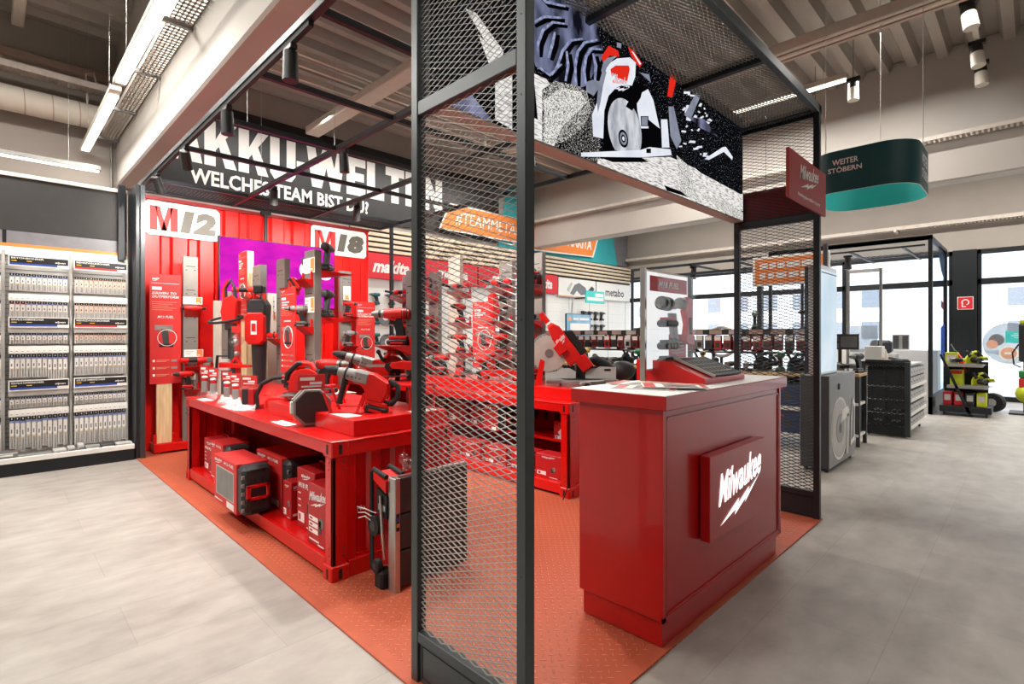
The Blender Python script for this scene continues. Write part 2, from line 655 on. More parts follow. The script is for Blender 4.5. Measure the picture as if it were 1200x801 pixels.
    def mesh(s):
        me = bpy.data.meshes.new('m')
        me.from_pydata(s.v, [], s.f)
        names = []
        for k in s.m:
            if k not in names:
                names.append(k)
        for k in names:
            me.materials.append(M[k])
        ix = {k: i for i, k in enumerate(names)}
        me.polygons.foreach_set('material_index', [ix[k] for k in s.m])
        me.polygons.foreach_set('use_smooth', s.s)
        me.update()
        return me

    def build(s, name, parent=None, loc=(0, 0, 0), rz=0, label=None, cat=None, group=None, kind=None):
        me = s.mesh()
        me.name = name
        return link(name, me, parent, loc, rz, label, cat, group, kind)


def link(name, me, parent=None, loc=(0, 0, 0), rz=0, label=None, cat=None, group=None, kind=None):
    o = bpy.data.objects.new(name, me)
    COL.objects.link(o)
    o.location = loc
    o.rotation_euler = (0, 0, rz) if not isinstance(rz, tuple) else rz
    if parent is not None:
        o.parent = parent
    if label:
        o['label'] = label
    if cat:
        o['category'] = cat
    if group:
        o['group'] = group
    if kind:
        o['kind'] = kind
    return o


def E(name, label, cat, loc=(0, 0, 0), rz=0, group=None):
    o = link(name, None, None, loc, rz, label, cat, group)
    o.empty_display_size = .1
    return o


def dup(root, loc, rz=None, label=None, group=None):
    r = root.copy()
    COL.objects.link(r)
    r.location = loc
    if rz is not None:
        r.rotation_euler = (0, 0, rz) if not isinstance(rz, tuple) else rz
    if label:
        r['label'] = label
    if group:
        r['group'] = group
    for ch in list(root.children):
        c = ch.copy()
        COL.objects.link(c)
        c.parent = r
        for g in list(ch.children):
            d = g.copy()
            COL.objects.link(d)
            d.parent = c
    return r


ORD = ['first', 'second', 'third', 'fourth', 'fifth', 'sixth', 'seventh', 'eighth', 'ninth', 'tenth', 'eleventh', 'twelfth', 'thirteenth', 'fourteenth', 'fifteenth', 'sixteenth']
WX = 0            # local x = world X, facing -Y
WY = -PI / 2      # local x = world -Y, facing -X


def expanded(mb, x0, x1, z0, z1, m, hw=.031, hh=.011, y=0, depth=.0022, wid=.0015, T=None):
    """expanded metal sheet in the local xz plane: tilted strands between staggered nodes"""
    nx = int((x1 - x0) / hw)
    hw = (x1 - x0) / nx
    nz = int((z1 - z0) / hh)
    hh = (z1 - z0) / nz
    q = MB()
    for i in range(nx):
        for j in range(nz):
            a = (x0 + i * hw, z0 + j * hh)
            b = (x0 + (i + 1) * hw, z0 + (j + 1) * hh)
            if (i + j) % 2:
                a, b = (a[0], b[1]), (b[0], a[1])
            vs = []
            for p in (a, b):
                vs += [(p[0], y - depth, p[1] - wid * .2), (p[0], y - depth, p[1] - wid), (p[0], y + depth, p[1] + wid * .2), (p[0], y + depth, p[1] + wid)]
            q.add(vs, [(0, 1, 5, 4), (1, 2, 6, 5), (2, 3, 7, 6), (3, 0, 4, 7)], m)
    mb.merge(q, T)
    return mb
# ================================================================ THE SETTING
ZC = 5.5
YW = 9.4
XW = 14.7
MB().box(-7.2, XW + .3, -7.2, YW + .2, -.1, 0, 'floor').build('floor', kind='structure')
MB().box(-7.2, XW, YW, YW + .2, 0, ZC + .3, 'wall_paint').build('wall_back', kind='structure')
# corrugated steel deck, ribs along x
q = MB()
p = .36
y = -9.0
prof = []
while y < YW:
    prof += [(y, ZC + .14), (y + .14, ZC + .14), (y + .19, ZC), (y + .31, ZC)]
    y += p
vs = [(x, a, z) for (a, z) in prof for x in (-9, XW)]
q.add(vs, [(2 * i, 2 * i + 1, 2 * i + 3, 2 * i + 2) for i in range(len(prof) - 1)], 'deck')
q.box(-9, XW, -9, YW, ZC + .15, ZC + .2, 'deck')
q.build('ceiling', kind='structure')


def beam(x0, x1, z0, name, lip=.0):
    q = MB()
    pts = [(x0, ZC + .13), (x0, z0 + .02), (x0 + .02, z0), (x1 - .02, z0), (x1, z0 + .02), (x1, ZC + .13)]
    q.prism(pts, -9, YW, 'beam_paint')
    q.build(name, kind='structure')


beam(1.3, 1.56, 3.5, 'trim_1')
beam(10.1, 10.45, 3.66, 'trim_2')
# window wall: upper band, pillar and framed panes
q = MB()
q.box(XW, XW + .3, -9, YW + .2, 3.16, ZC + .3, 'wall_paint')
q.box(XW, XW + .3, -9, YW + .2, -.1, .02, 'frame_dark')
q.build('wall_window_side', kind='structure')
MB().box(XW - .12, XW + .3, .86, 1.25, 0, 3.16, 'frame_dark').build('trim_3', kind='structure')
ys = [9.4, 7.25, 5.25, 3.25, 1.25]
panes = [(ys[i + 1], ys[i]) for i in range(4)] + [(-1.6, .86), (-4.2, -1.6)]
for n, (a, b) in enumerate(panes):
    t = E('window_%d' % (n + 1), None, None, (XW, a, 0))
    t['kind'] = 'structure'
    q = MB()
    w_ = b - a
    for (u0, u1, v0, v1) in [(0, .07, 0, 3.16), (w_ - .07, w_, 0, 3.16), (0, w_, 3.06, 3.16), (0, w_, 2.42, 2.55), (0, w_, 0, .1)]:
        q.box(-.03, .09, u0, u1, v0, v1, 'frame_dark', .008)
    q.build('window_frame', t)
    MB().box(.03, .04, .06, w_ - .06, .1, 3.06, 'glass').build('glass_pane', t)
# ceiling ledge on the back wall and a band of metal above
MB().box(-6, 1.3, YW - .10, YW, 4.95, 5.05, 'ledge_paint', .01).build('trim_4', kind='structure')
# the other two walls of the shop, behind the camera
MB().box(-7.2, -7, -7, YW, 0, ZC + .3, 'wall_paint').build('wall_left', kind='structure')
MB().box(-7.2, XW, -7.2, -7, 0, ZC + .3, 'wall_paint').build('wall_front', kind='structure')
# outside
MB().box(XW + .3, 90, -60, 80, -.3, -.1, 'outside_ground').build('ground_outside', kind='structure')
for (x, y, w_, h, c) in [(52, 8, 16, 6, 0), (60, 34, 20, 8, 0), (56, -16, 18, 7, 0)]:
    t = E('building', {8: 'pale low building across the street, straight behind the tall glass kiosk', 34: 'pale long building across the street, behind the tool table', -16: 'pale building across the street, behind the window with the round sticker'}[y], 'building', (x, y, -.1))
    MB().box(0, 8, 0, w_, 0, h, 'outside_wall').build('wall', t)
    for k in range(6):
        for l in range(2):
            MB().box(-.05, 0, 1 + k * w_ / 6, 1 + k * w_ / 6 + w_ / 12, 1.2 + l * 2.6, 2.6 + l * 2.6, 'outside_dark').build('window', t)
# ================================================================ BOOTH FLOOR
q = MB()
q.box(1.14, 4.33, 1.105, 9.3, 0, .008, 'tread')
q.box(1.14, 1.20, 1.105, 9.3, .008, .0095, 'mat_border')
q.box(1.14, 4.33, 1.105, 1.165, .008, .0095, 'mat_border')
q.build('floor_mat', label='orange-red studded rubber mat covering the whole floor of the red booth', cat='mat')

# ================================================================ LEFT UPPER AREA
LBL = lambda o, l, c: (o.__setitem__('label', l), o.__setitem__('category', c))


def perf_tray(name, x0, x1, y0, y1, z, along, label, h=.06, parent=None):
    """perforated cable tray: punched bottom made of crossing strips"""
    q = MB()
    L = (y1 - y0) if along == 'y' else (x1 - x0)
    W = (x1 - x0) if along == 'y' else (y1 - y0)

    def bx(a0, a1, b0, b1, c0, c1, m):
        if along == 'y':
            q.box(x0 + b0, x0 + b1, y0 + a0, y0 + a1, c0, c1, m)
        else:
            q.box(x0 + a0, x0 + a1, y0 + b0, y0 + b1, c0, c1, m)
    n = 5
    for i in range(n + 1):
        c = i * W / n
        bx(0, L, max(0, c - W * .035), min(W, c + W * .035), z, z + .002, 'tray')
    for i in range(int(L / .06)):
        bx(i * .06, i * .06 + .032, 0, W, z, z + .002, 'tray')
    for b in (0, W - .003):
        bx(0, L, b, b + .003, z, z + h, 'tray')
    o = q.build(name, label=label, cat='cable tray')
    return o


perf_tray('cable_tray', 1.11, 1.29, 3.2, 9.3, 4.12, 'y', 'perforated metal cable tray running beside the white concrete beam at upper left')
q = MB()
for yy in (4.1, 5.35, 6.6, 7.9, 9.2):
    q = MB()
    q.prism([(.95, 4.09), (1.30, 4.09), (1.30, 4.16), (.95, 4.11)], yy, yy + .035, 'dull_steel')
    q.build('tray_bracket', label='grey steel bracket holding the cable tray to the left beam, %s from the back wall' % ORD[[9.2, 7.9, 6.6, 5.35, 4.1].index(yy)], cat='bracket', group='brackets under the left cable tray')
# tube lights at the left beam
for i, (a, b) in enumerate([(6.85, 9.15), (4.35, 6.45), (1.9, 4.1)]):
    t = E('tube_light', ['lit white tube light along the left beam, nearest the back wall', 'lit white tube light along the left beam, middle of the row', 'tube light along the left beam above the camera side'][i], 'ceiling light', (.93, a, 3.87), 0, 'tube lights along the left beam')
    L = b - a
    MB().box(-.05, .05, -.12, L + .12, .015, .07, 'cream', .006).build('housing', t)
    MB().box(-.045, .045, 0, L, -.01, .014, 'lamp', .006).build('diffuser', t)
    q = MB()
    q.cyl((0, .3, .07), (0, .3, ZC - 3.87), .002, 'steel', 5)
    q.cyl((0, L - .3, .07), (0, L - .3, ZC - 3.87), .002, 'steel', 5)
    q.build('hanging_wire', t)
t = E('tube_light', 'long thin tube light hanging level in front of the back wall at far left', 'ceiling light', (-1.6, 8.5, 3.45))
MB().box(0, 2.62, -.03, .03, .012, .07, 'dull_steel', .005).build('housing', t)
MB().box(.01, 2.60, -.025, .025, -.01, .012, 'lamp', .004).build('diffuser', t)
q = MB()
for x in (.3, 2.3):
    q.cyl((x, 0, .07), (x, 0, ZC - 3.45), .002, 'steel', 5)
q.build('hanging_wire', t)
perf_tray('cable_tray', -6, 1.22, 8.82, 9.02, 4.62, 'x', 'perforated cable tray crossing the upper left corner in front of the back wall', .08)
q = MB()
q.cyl((-6, 9.1, 4.33), (1.15, 9.1, 4.33), .16, 'cream', 20)
for i in range(26):
    x = -5.9 + i * .27
    q.lathe([(0, .163), (.012, .163)], (x, 9.1, 4.33), (1, 0, .06), 'ledge_paint', 20)
q.build('air_duct', label='round spiral air duct running along the top of the back wall at far left', cat='duct')
q = MB()
q.tube([(1.24, 9.36, 4.1), (1.24, 9.36, 3.4)], .015, 'dull_steel')
q.tube([(1.05, 9.0, 4.66), (1.0, 9.0, 4.9), (.92, 9.0, 4.86), (.95, 9.1, 4.3), (.97, 9.2, 4.0)], .01, 'cream')
q.build('cable', label='pale power cable and pipe dropping beside the left beam end', cat='cable')
# deck hanger strip, upper left
MB().box(.2, .32, 6.4, 9.2, 5.30, 5.42, 'cream', .01).build('ceiling_rail', label='short pale rail fixed under the ribbed ceiling at far upper left', cat='rail')

# ================================================================ RIGHT UPPER AREA
perf_tray('cable_tray', 9.9, 10.08, -6, 9.3, 4.25, 'y', 'long perforated cable tray fixed along the far right concrete beam')
perf_tray('cable_tray', 14.45, 14.68, -6, 9.3, 3.72, 'y', 'perforated cable tray above the window wall on the right', .08)
q = MB()
for yy in (-.2, 2.2, 4.6):
    q.box(14.3, 14.68, yy, yy + .04, 3.66, 3.71, 'cream')
    q.box(9.75, 10.1, yy, yy + .04, 4.19, 4.24, 'cream')
q.build('tray_support', label='small pale arms holding up the cable trays on the right', cat='bracket')
q = MB()
q.box(7.35, 7.65, -6, 7.6, 5.05, 5.2, 'cream', .015)
q.box(7.40, 7.45, -6, 7.6, 5.03, 5.05, 'ledge_paint')
q.box(7.55, 7.60, -6, 7.6, 5.03, 5.05, 'ledge_paint')
q.build('ceiling_channel', label='wide cream ribbed channel hanging under the ceiling at upper right', cat='duct')
q = MB()
q.box(3.9, 4.15, 4.2, 9.0, 4.86, 5.0, 'cream', .015)
q.build('ceiling_channel', label='cream channel under the ribbed ceiling seen through the open booth top', cat='duct')
q = MB()
for yy in (7.2, 7.5, 7.9):
    q.box(1.7, 12, yy, yy + .05, 5.25, 5.33, 'cream')
q.build('ceiling_conduit', label='thin pale conduits crossing under the ceiling above the booth', cat='pipe')
t = E('tube_light', 'long lit tube light behind the mesh roof at upper right', 'ceiling light', (8.85, 1.95, 5.08))
MB().box(-.06, .06, -.02, 4.6, .015, .09, 'cream', .006).build('housing', t)
MB().box(-.045, .045, 0, 4.5, -.01, .015, 'lamp', .005).build('diffuser', t)
q = MB()
for yy in (.3, 4.2):
    q.cyl((0, yy, .09), (0, yy, ZC - 5.08), .003, 'steel', 5)
q.build('hanging_wire', t)


def track_spot(loc, target, label, s=1.0, white=True, group=None, cat='spotlight'):
    t = E('track_spotlight', label, cat, loc, 0, group)
    d = (Vector(target) - Vector(loc)).normalized()
    q = MB()
    q.box(-.02 * s, .02 * s, -.05 * s, .05 * s, -.03 * s, 0, 'black', .004)
    q.cyl((0, 0, -.03 * s), (0, 0, -.085 * s), .012 * s, 'black', 8)
    q.build('adapter', t)
    c = Vector((0, 0, -.10 * s)) - d * .07 * s
    MB().lathe([(0, .03 * s), (.004 * s, .038 * s), (.06 * s, .04 * s)], c, d, 'black', 16).lathe([(.06 * s, .04 * s), (.165 * s, .043 * s), (.165 * s, .037 * s)], c, d, 'cream' if white else 'black', 16).build('lamp_head', t)
    if loc[2] > 4.5:
        MB().cyl((0, 0, 0), (0, 0, ZC + .13 - loc[2]), .006 * s, 'steel', 6).build('hanging_rod', t)
    MB().lathe([(.150 * s, .036 * s), (.157 * s, .001)], c, d, 'spot_glow', 16).build('lens', t)
    return t


q = MB()
q.box(5.6, 10.1, .49, .55, 5.08, 5.12, 'cream', .004)
q.build('light_track', label='white track carrying the three spotlights at upper right', cat='track')
for i, x in enumerate((7.7, 8.85, 9.55)):
    track_spot((x, .52, 5.08), (x - .4, -.2 + i * .2, 0), 'white and black track spotlight at upper right, %s one down from the top' % ORD[i], 1.7, True, 'white spotlights on the right track')
track_spot((8.85, 1.86, 5.08), (8.7, 1.9, 0), 'white track spotlight glowing at the end of the long tube light', 1.7)
track_spot((11.5, 8.1, 4.75), (11.2, 7.6, 0), 'white ceiling spotlight shining above the far sale wall', 2.2)
# ================================================================ PORTAL: two mesh pillars, mesh roof, big screen
FR = 'frame'


def portal_pillar(name, X, label, dark):
    t = E(name, label, 'mesh frame', (X, 1.73, 0), WY)     # local x runs towards the aisle (world -y)
    W = .62
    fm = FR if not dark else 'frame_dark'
    for x in (0, W - .042):
        MB().box(x, x + .042, 0, .042, 0, 3.04, fm, .003).build('post', t)
    for (z0, z1) in ((2.20, 2.255), (.165, .205), (3.0, 3.04)):
        MB().box(.042, W - .042, .002, .04, z0, z1, fm, .003).build('crossbar', t)
    q = MB()
    q.box(.042, W - .042, .012, .03, .01, .165, fm)
    for (a, b, c, d) in ((.06, W - .06, .15, .153), (.06, W - .06, .03, .033), (.06, .063, .03, .153), (W - .063, W - .06, .03, .153)):
        q.box(a, b, .010, .012, c, d, 'black')
    q.build('kick_panel', t)
    for (z0, z1) in ((.205, 2.20), (2.255, 3.0)):
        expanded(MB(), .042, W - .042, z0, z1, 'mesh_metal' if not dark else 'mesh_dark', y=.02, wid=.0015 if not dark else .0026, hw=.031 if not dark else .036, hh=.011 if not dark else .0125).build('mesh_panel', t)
    q = MB()
    for z in (.6, 1.4, 2.1, 2.35, 2.9):
        q.cyl((W - .02, -.002, z), (W - .02, .001, z), .003, 'black', 8)
    q.build('rivet', t)
    return t


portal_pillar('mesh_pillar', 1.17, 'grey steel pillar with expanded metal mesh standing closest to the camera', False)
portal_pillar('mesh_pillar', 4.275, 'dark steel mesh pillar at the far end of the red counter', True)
# roof of the portal
t = E('mesh_canopy', 'flat expanded metal canopy joining the two mesh pillars overhead', 'mesh frame', (1.17, 1.11, 3.0))
L = 3.18
for y in (0, .58):
    MB().box(.042, L, y, y + .04, -.02, .04, 'frame', .003).build('beam', t)
for x in (0.0, 1.03, 2.08, L - .0):
    MB().box(x, x + .04, .04, .58, -.02, .04, 'frame_dark', .003).build('crossbar', t)
T = Matrix.Rotation(-PI / 2, 4, 'X')
for (a, b) in ((.04, 1.03), (1.07, 2.08), (2.12, L)):
    q = MB()
    expanded(q, a, b, 0, .54, 'mesh_metal', hw=.031, hh=.011, depth=.003, wid=.0026)
    q.xf(Matrix.Translation((0, .04, .01)) @ Matrix.Rotation(-PI / 2, 4, 'X') @ Matrix.Scale(1, 4))
    q.xf(Matrix.Scale(1, 4))
    # rotation sends z to y
    q.build('mesh_panel', t)

# the big lit picture screen
SY = 1.66
t = E('led_screen', 'large lit picture screen of a circular saw cutting timber, hung under the mesh canopy', 'screen', (1.22, SY, 2.29))
SX, SZ = 1.22, 2.29
W, H = 3.06, .80
q = MB()
q.box(-.0, W, .012, .085, -.02, H, 'frame_dark')
q.box(-.0, W, .0, .085, -.028, -.02, 'ledge_paint')
q.build('housing', t)
MB().box(0, W, 0, .011, -.018, H, 'led_black').build('display_panel', t)


def inscreen(px, py):
    p = on_y(px, py, SY)
    return (min(W, max(0, p[0] - SX)), min(H, max(-.018, p[2] - SZ)))


def C8(pts):
    return [inscreen(600 + x / 4, y / 4) for x, y in pts]


def C3(pts):
    return [inscreen(700 + x / 3.08, y / 3.08) for x, y in pts]


def C2(pts):
    return [inscreen(440 + x / 4, y / 4) for x, y in pts]


q = MB()
q.flat(C8([(60, -90), (280, -60), (380, 60), (420, 190), (430, 260), (350, 400), (270, 430), (190, 370), (110, 310), (70, 180)]), -.0005, 'led_cloth')


def strip(pts, wd, y, m):
    L_, R_ = [], []
    for i, (x, z) in enumerate(pts):
        x0, z0 = pts[max(0, i - 1)]
        x1, z1 = pts[min(len(pts) - 1, i + 1)]
        dx, dz = x1 - x0, z1 - z0
        l = math.hypot(dx, dz) or 1
        k = wd * (.35 + .65 * math.sin(PI * (i + .5) / len(pts)))
        L_.append((x - dz / l * k, z + dx / l * k))
        R_.append((x + dz / l * k, z - dx / l * k))
    for i in range(len(pts) - 1):
        q.flat(C8([L_[i], L_[i + 1], R_[i + 1], R_[i]]), y, m)


folds = [[(120, 255), (122, 200), (145, 140), (190, 104), (245, 112)], [(185, 352), (212, 310), (236, 240), (272, 190), (330, 182)],
         [(298, 392), (296, 310), (306, 245), (338, 200), (400, 186)], [(345, 392), (338, 330), (346, 265), (370, 228), (418, 232)],
         [(92, 110), (150, 78), (232, 84)], [(128, 318), (176, 352), (232, 300)], [(200, 150), (188, 210), (170, 270)], [(255, 240), (262, 310), (250, 380)],
         [(110, -40), (160, 10), (250, 30)], [(380, 250), (392, 310), (388, 380)]]
for i, f_ in enumerate(folds):
    strip([(x + 16, z + 14) for x, z in f_], 13, -.0008 - i * .00002, 'led_ink')
    strip(f_, 7, -.0012 - i * .00002, 'led_fold')
q.build('picture_sleeve', t)
q = MB()
q.flat(C8([(70, 330), (160, 370), (210, 440), (215, 600), (190, 705), (70, 670)]), -.001, 'led_wood')
q.flat(C8([(190, 500), (300, 420), (385, 470), (410, 640), (420, 800), (330, 770), (185, 705)]), -.0012, 'led_dust_thin')
q.flat(C8([(70, 420), (105, 400), (120, 560), (70, 540)]), -.0013, 'led_ink')
q.flat(C8([(140, 420), (200, 380), (300, 400), (350, 430), (370, 520), (330, 600), (250, 660), (190, 700), (140, 690)]), -.0014, 'led_dust_mid')
q.flat(C8([(150, 470), (230, 410), (320, 430), (350, 480), (290, 540), (230, 600), (195, 690), (150, 680)]), -.0016, 'led_dust')
q.flat(C2([(350, -60), (640, -200), (640, 60), (420, 60)]), -.001, 'led_black')
q.flat(C2([(420, 40), (560, 270), (590, 290), (600, 240), (470, 60)]), -.0012, 'led_wood')
q.flat(C2([(480, 160), (640, 330), (640, 640), (560, 560), (560, 380)]), -.0014, 'led_wood')
q.flat(C2([(300, 420), (430, 420), (560, 640), (440, 600), (300, 500)]), -.0014, 'led_cloth')
q.build('picture_timber', t)
q = MB()
q.flat(C8([(400, 745), (740, 735), (860, 790), (1000, 905), (1000, 1060), (690, 900), (400, 790)]), -.0015, 'led_wood')
q.flat(C3([(0, 575), (250, 570), (310, 590), (515, 700), (535, 705), (535, 765), (450, 760), (0, 612)]), -.0016, 'led_wood')
q.flat(C3([(240, 668), (300, 690), (330, 712), (250, 690)]), -.002, 'led_ink')
q.flat(C3([(285, 560), (330, 600), (355, 700), (380, 760), (300, 690)]), -.002, 'led_dust')
q.flat(C3([(370, 700), (460, 725), (535, 770), (535, 800), (470, 780)]), -.002, 'led_dust')
q.build('picture_board', t)
q = MB()


def circ(cx, cy, r, m, y, n=40, C=C8, a0=0, a1=2 * PI):
    x0, _, z0 = on_y(600 + cx / 4, cy / 4, SY)
    pts = [(x0 - SX + r * math.cos(a0 + (a1 - a0) * i / n), z0 - SZ + r * math.sin(a0 + (a1 - a0) * i / n)) for i in range(n)]
    q.flat(pts, y, m)


q.flat(C8([(430, 500), (480, 400), (560, 380), (640, 420), (700, 600), (700, 700), (430, 712)]), -.002, 'led_ink')
circ(530, 610, .175, 'led_blade', -.0024)
q.flat(C8([(430, 712), (470, 700), (600, 735), (640, 760), (470, 760), (400, 735)]), -.0026, 'led_ink')
circ(520, 650, .05, 'led_ink', -.0028)
circ(520, 650, .036, 'led_grey', -.003)
circ(520, 650, .022, 'led_ink', -.0032)
circ(520, 650, .012, 'led_white', -.0034)
q.flat(C8([(450, 300), (490, 275), (550, 270), (578, 295), (575, 360), (560, 402), (520, 398), (485, 412), (450, 450), (430, 520), (425, 650), (378, 640), (372, 540), (400, 470), (420, 380), (430, 330)]), -.0036, 'led_white')
q.flat(C8([(395, 480), (402, 400), (425, 320), (440, 340), (425, 400), (412, 480), (400, 530)]), -.0038, 'led_grey')
q.flat(C8([(580, 450), (635, 418), (660, 470), (680, 560), (690, 602), (602, 602), (585, 520)]), -.0038, 'led_white')
q.flat(C8([(600, 545), (637, 545), (637, 592), (602, 592)]), -.004, 'led_ink')
q.flat(C8([(604, 549), (633, 549), (633, 588), (606, 588)]), -.0041, 'led_grey')
q.flat(C8([(590, 390), (620, 380), (600, 460), (560, 520), (530, 500)]), -.004, 'led_ink')
q.flat(C8([(345, 385), (375, 375), (420, 385), (400, 420), (380, 450), (345, 430)]), -.004, 'led_grey')
q.flat(C8([(452, 322), (478, 303), (548, 303), (555, 325), (538, 400), (465, 395)]), -.0042, 'led_white')
q.flat(C8([(458, 326), (482, 308), (544, 308), (549, 326), (534, 394), (471, 390)]), -.0044, 'led_red')
a = C8([(462, 350), (548, 325)])
q.logo(a[0][0], a[1][0], a[0][1] - .075, a[0][1] + .035, -.0046, 'led_white', .0003)
q.flat(C8([(415, 268), (450, 215), (495, 240), (500, 268), (455, 262), (425, 292)]), -.0046, 'led_red')
q.flat(C8([(430, 275), (495, 262), (470, 280), (440, 320), (425, 370), (415, 330)]), -.0045, 'led_grey')
q.flat(C8([(540, 222), (562, 232), (608, 300), (596, 318), (560, 275)]), -.0046, 'led_red')
q.flat(C8([(556, 240), (566, 245), (602, 300), (596, 306)]), -.0048, 'led_white')
q.flat(C8([(490, 200), (510, 205), (508, 228), (488, 222)]), -.0046, 'led_grey')
q.flat(C8([(590, 340), (640, 350), (648, 388), (600, 345)]), -.0046, 'led_grey')
q.flat(C8([(740, 345), (768, 372), (748, 458), (724, 452), (732, 400)]), -.0046, 'led_red')
q.flat(C8([(730, 500), (755, 500), (790, 660), (770, 700), (740, 640)]), -.0046, 'led_grey')
q.flat(C8([(695, 560), (725, 560), (735, 692), (700, 692)]), -.0046, 'led_white')
q.flat(C8([(635, 560), (690, 604), (692, 690), (640, 690)]), -.0046, 'led_ink')
q.flat(C8([(320, 716), (600, 703), (640, 690), (740, 700), (745, 728), (600, 738), (320, 742)]), -.005, 'led_white')
q.flat(C8([(626, 697), (648, 697), (648, 718), (626, 718)]), -.0052, 'led_ink')
q.build('picture_saw', t)
q = MB()
rr = random.Random(3)
for i in range(46):
    x, y = rr.uniform(790, 930), rr.uniform(420, 730)
    if y < 380 + (x - 780) * .9:
        y += 120
    s = rr.uniform(8, 30)
    a = rr.uniform(0, PI)
    c, d = math.cos(a) * s, math.sin(a) * s
    q.flat(C8([(x, y), (x + c, y + d * .6), (x + c - d * .5, y + d * .6 + c * .4), (x - d * .4, y + c * .4)]), -.003 - i * .00002, 'led_white')
q.flat(C8([(805, 540), (860, 435), (882, 448), (835, 560)]), -.004, 'led_grey')
q.flat(C8([(820, 545), (900, 560), (960, 640), (880, 600)]), -.004, 'led_cloth')
q.flat(C8([(900, 745), (985, 690), (1000, 688), (1032, 735), (1030, 750), (990, 712), (920, 750)]), -.004, 'led_white')
q.build('picture_splinter', t)
# hanging rod to the deck
MB().cyl((1.0, .05, H), (1.0, .05, ZC - SZ), .008, 'frame_dark', 6).build('hanging_rod', t)

# flag sign fixed on the front of the far pillar
t = E('flag_sign', 'red brand sign with white lettering fixed to the top of the far mesh pillar', 'sign', (3.53, 1.085, 2.22))
MB().box(0, .81, 0, .02, 0, .31, 'sign_red', .003).build('sign_board', t)
q = MB()
q.logo(.2, .62, .10, .285, -.0005, 'rope_white')
q.text('Nothing but HEAVY DUTY', .17, .66, .035, .062, -.0005, 'rope_white')
q.build('lettering', t)
MB().box(4.33, 4.36, 1.15, 1.72, 2.26, 2.50, 'dark_red', .003).build('back_sign', label='dark red panel behind the mesh at the top of the far pillar', cat='sign')

# ================================================================ BOOTH OVERHEAD FRAME
t = E('overhead_frame', 'black steel grid frame forming the open top of the red booth', 'frame', (1.17, 1.78, 3.0))
Y1 = 7.28 - 1.78
YP = 6.95 - 1.78
for x in (0, 1.02, 2.02, 3.14):
    MB().box(x, x + .045, 0, Y1, 0, .045, 'frame_dark', .003).build('long_rail', t)
for y in (.80, 1.70, 2.63, 3.55, 4.87, Y1 - .045):
    MB().box(.045, 3.14, y, y + .04, .002, .042, 'frame_dark', .003).build('cross_rail', t)
for (x, y) in ((0, YP - .045), (3.14, YP - .045)):
    MB().box(x, x + .045, y, y + .045, -3.0, 0, 'frame' if x == 0 else 'frame_dark', .003).build('corner_post', t)
q = MB()
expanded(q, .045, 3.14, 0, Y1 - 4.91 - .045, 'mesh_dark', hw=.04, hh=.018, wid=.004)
q.xf(Matrix.Translation((0, 4.91, .02)) @ Matrix.Rotation(-PI / 2, 4, 'X'))
q.build('mesh_roof', t)
q = MB()
expanded(q, 0, .33, 0, 2.9, 'mesh_metal', hw=.035, hh=.013)
q.xf(Matrix.Translation((.02, YP, -2.95)) @ Matrix.Rotation(PI / 2, 4, 'Z'))
q.build('side_mesh', t)
MB().box(0, .04, Y1 - .04, Y1, -3, .0, 'frame_dark', .003).build('rear_post', t)
q = MB()
for z in (-1.0,):
    q.box(0, .04, YP, Y1 - .04, z, z + .04, 'frame_dark')
q.build('side_bar', t)
q = MB()
for (x, y) in ((1.04, .87), (1.04, 2.7), (2.04, 1.77), (.3, 2.7), (1.04, 4.5)):
    q.cyl((x, y, .04), (x, y, 2.55), .0025, 'steel', 5)
q.build('hanging_wire', t)
for (x, y) in ((0, 4.9),):
    MB().box(.008, .037, .9, 4.9, -.03, 0, 'rubber').build('light_track', t)
spots = [((1.195, 2.95, 2.97), (1.195, 2.95, 0), 'upright black spotlight hanging from the left booth rail, nearest the camera'),
         ((1.195, 4.05, 2.97), (1.3, 4.05, 0), 'black spotlight on the left booth rail in front of the banner, second from the camera'),
         ((1.195, 5.15, 2.97), (1.9, 6.6, 1.2), 'tilted black spotlight at the left end of the booth rail by the first banner letter'),
         ((1.195, 6.2, 2.97), (2.1, 7.2, 1.0), 'black spotlight at the corner above the red panel wall'),
         ((2.21, 4.3, 2.98), (2.4, 4.3, 0), 'small black spotlight under the middle booth rail in front of the banner text'),
         ((2.21, 5.9, 2.98), (2.5, 6.9, 1.5), 'black spotlight under the canopy above the purple screen'),
         ((3.2, 5.9, 2.98), (3.7, 7.0, 1.5), 'black spotlight under the canopy above the white number sign'),
         ((3.2, 3.0, 2.98), (3.6, 3.0, 0), 'black spotlight lit inside the booth right of the near mesh pillar'),
         ((3.9, 2.4, 2.98), (3.6, 2.8, 0), 'black spotlight under the beige screen edge')]
for l, tg, s in spots:
    track_spot(l, tg, s, 1.0 if l[0] < 3 else 1.1, False, None)
# ================================================================ TOOL KINDS (nose to +x, up +z, resting on z = 0)
def arc(cx, cz, r, a0, a1, n=10):
    return [(cx + r * math.cos(math.radians(a0 + (a1 - a0) * i / n)), cz + r * math.sin(math.radians(a0 + (a1 - a0) * i / n))) for i in range(n + 1)]


def k_battery(c1, c2, x=0, z=0, w=.038, l=.06, h=.055):
    q = MB()
    q.box(x - l, x + l, -w, w, z, z + h * .6, 'black', .008)
    q.box(x - l * .95, x + l * .85, -w * .8, w * .8, z + h * .6, z + h, c1, .006)
    q.box(x - l * .6, x + l * .6, -w - .001, w + .001, z + h * .15, z + h * .35, c1)
    return q


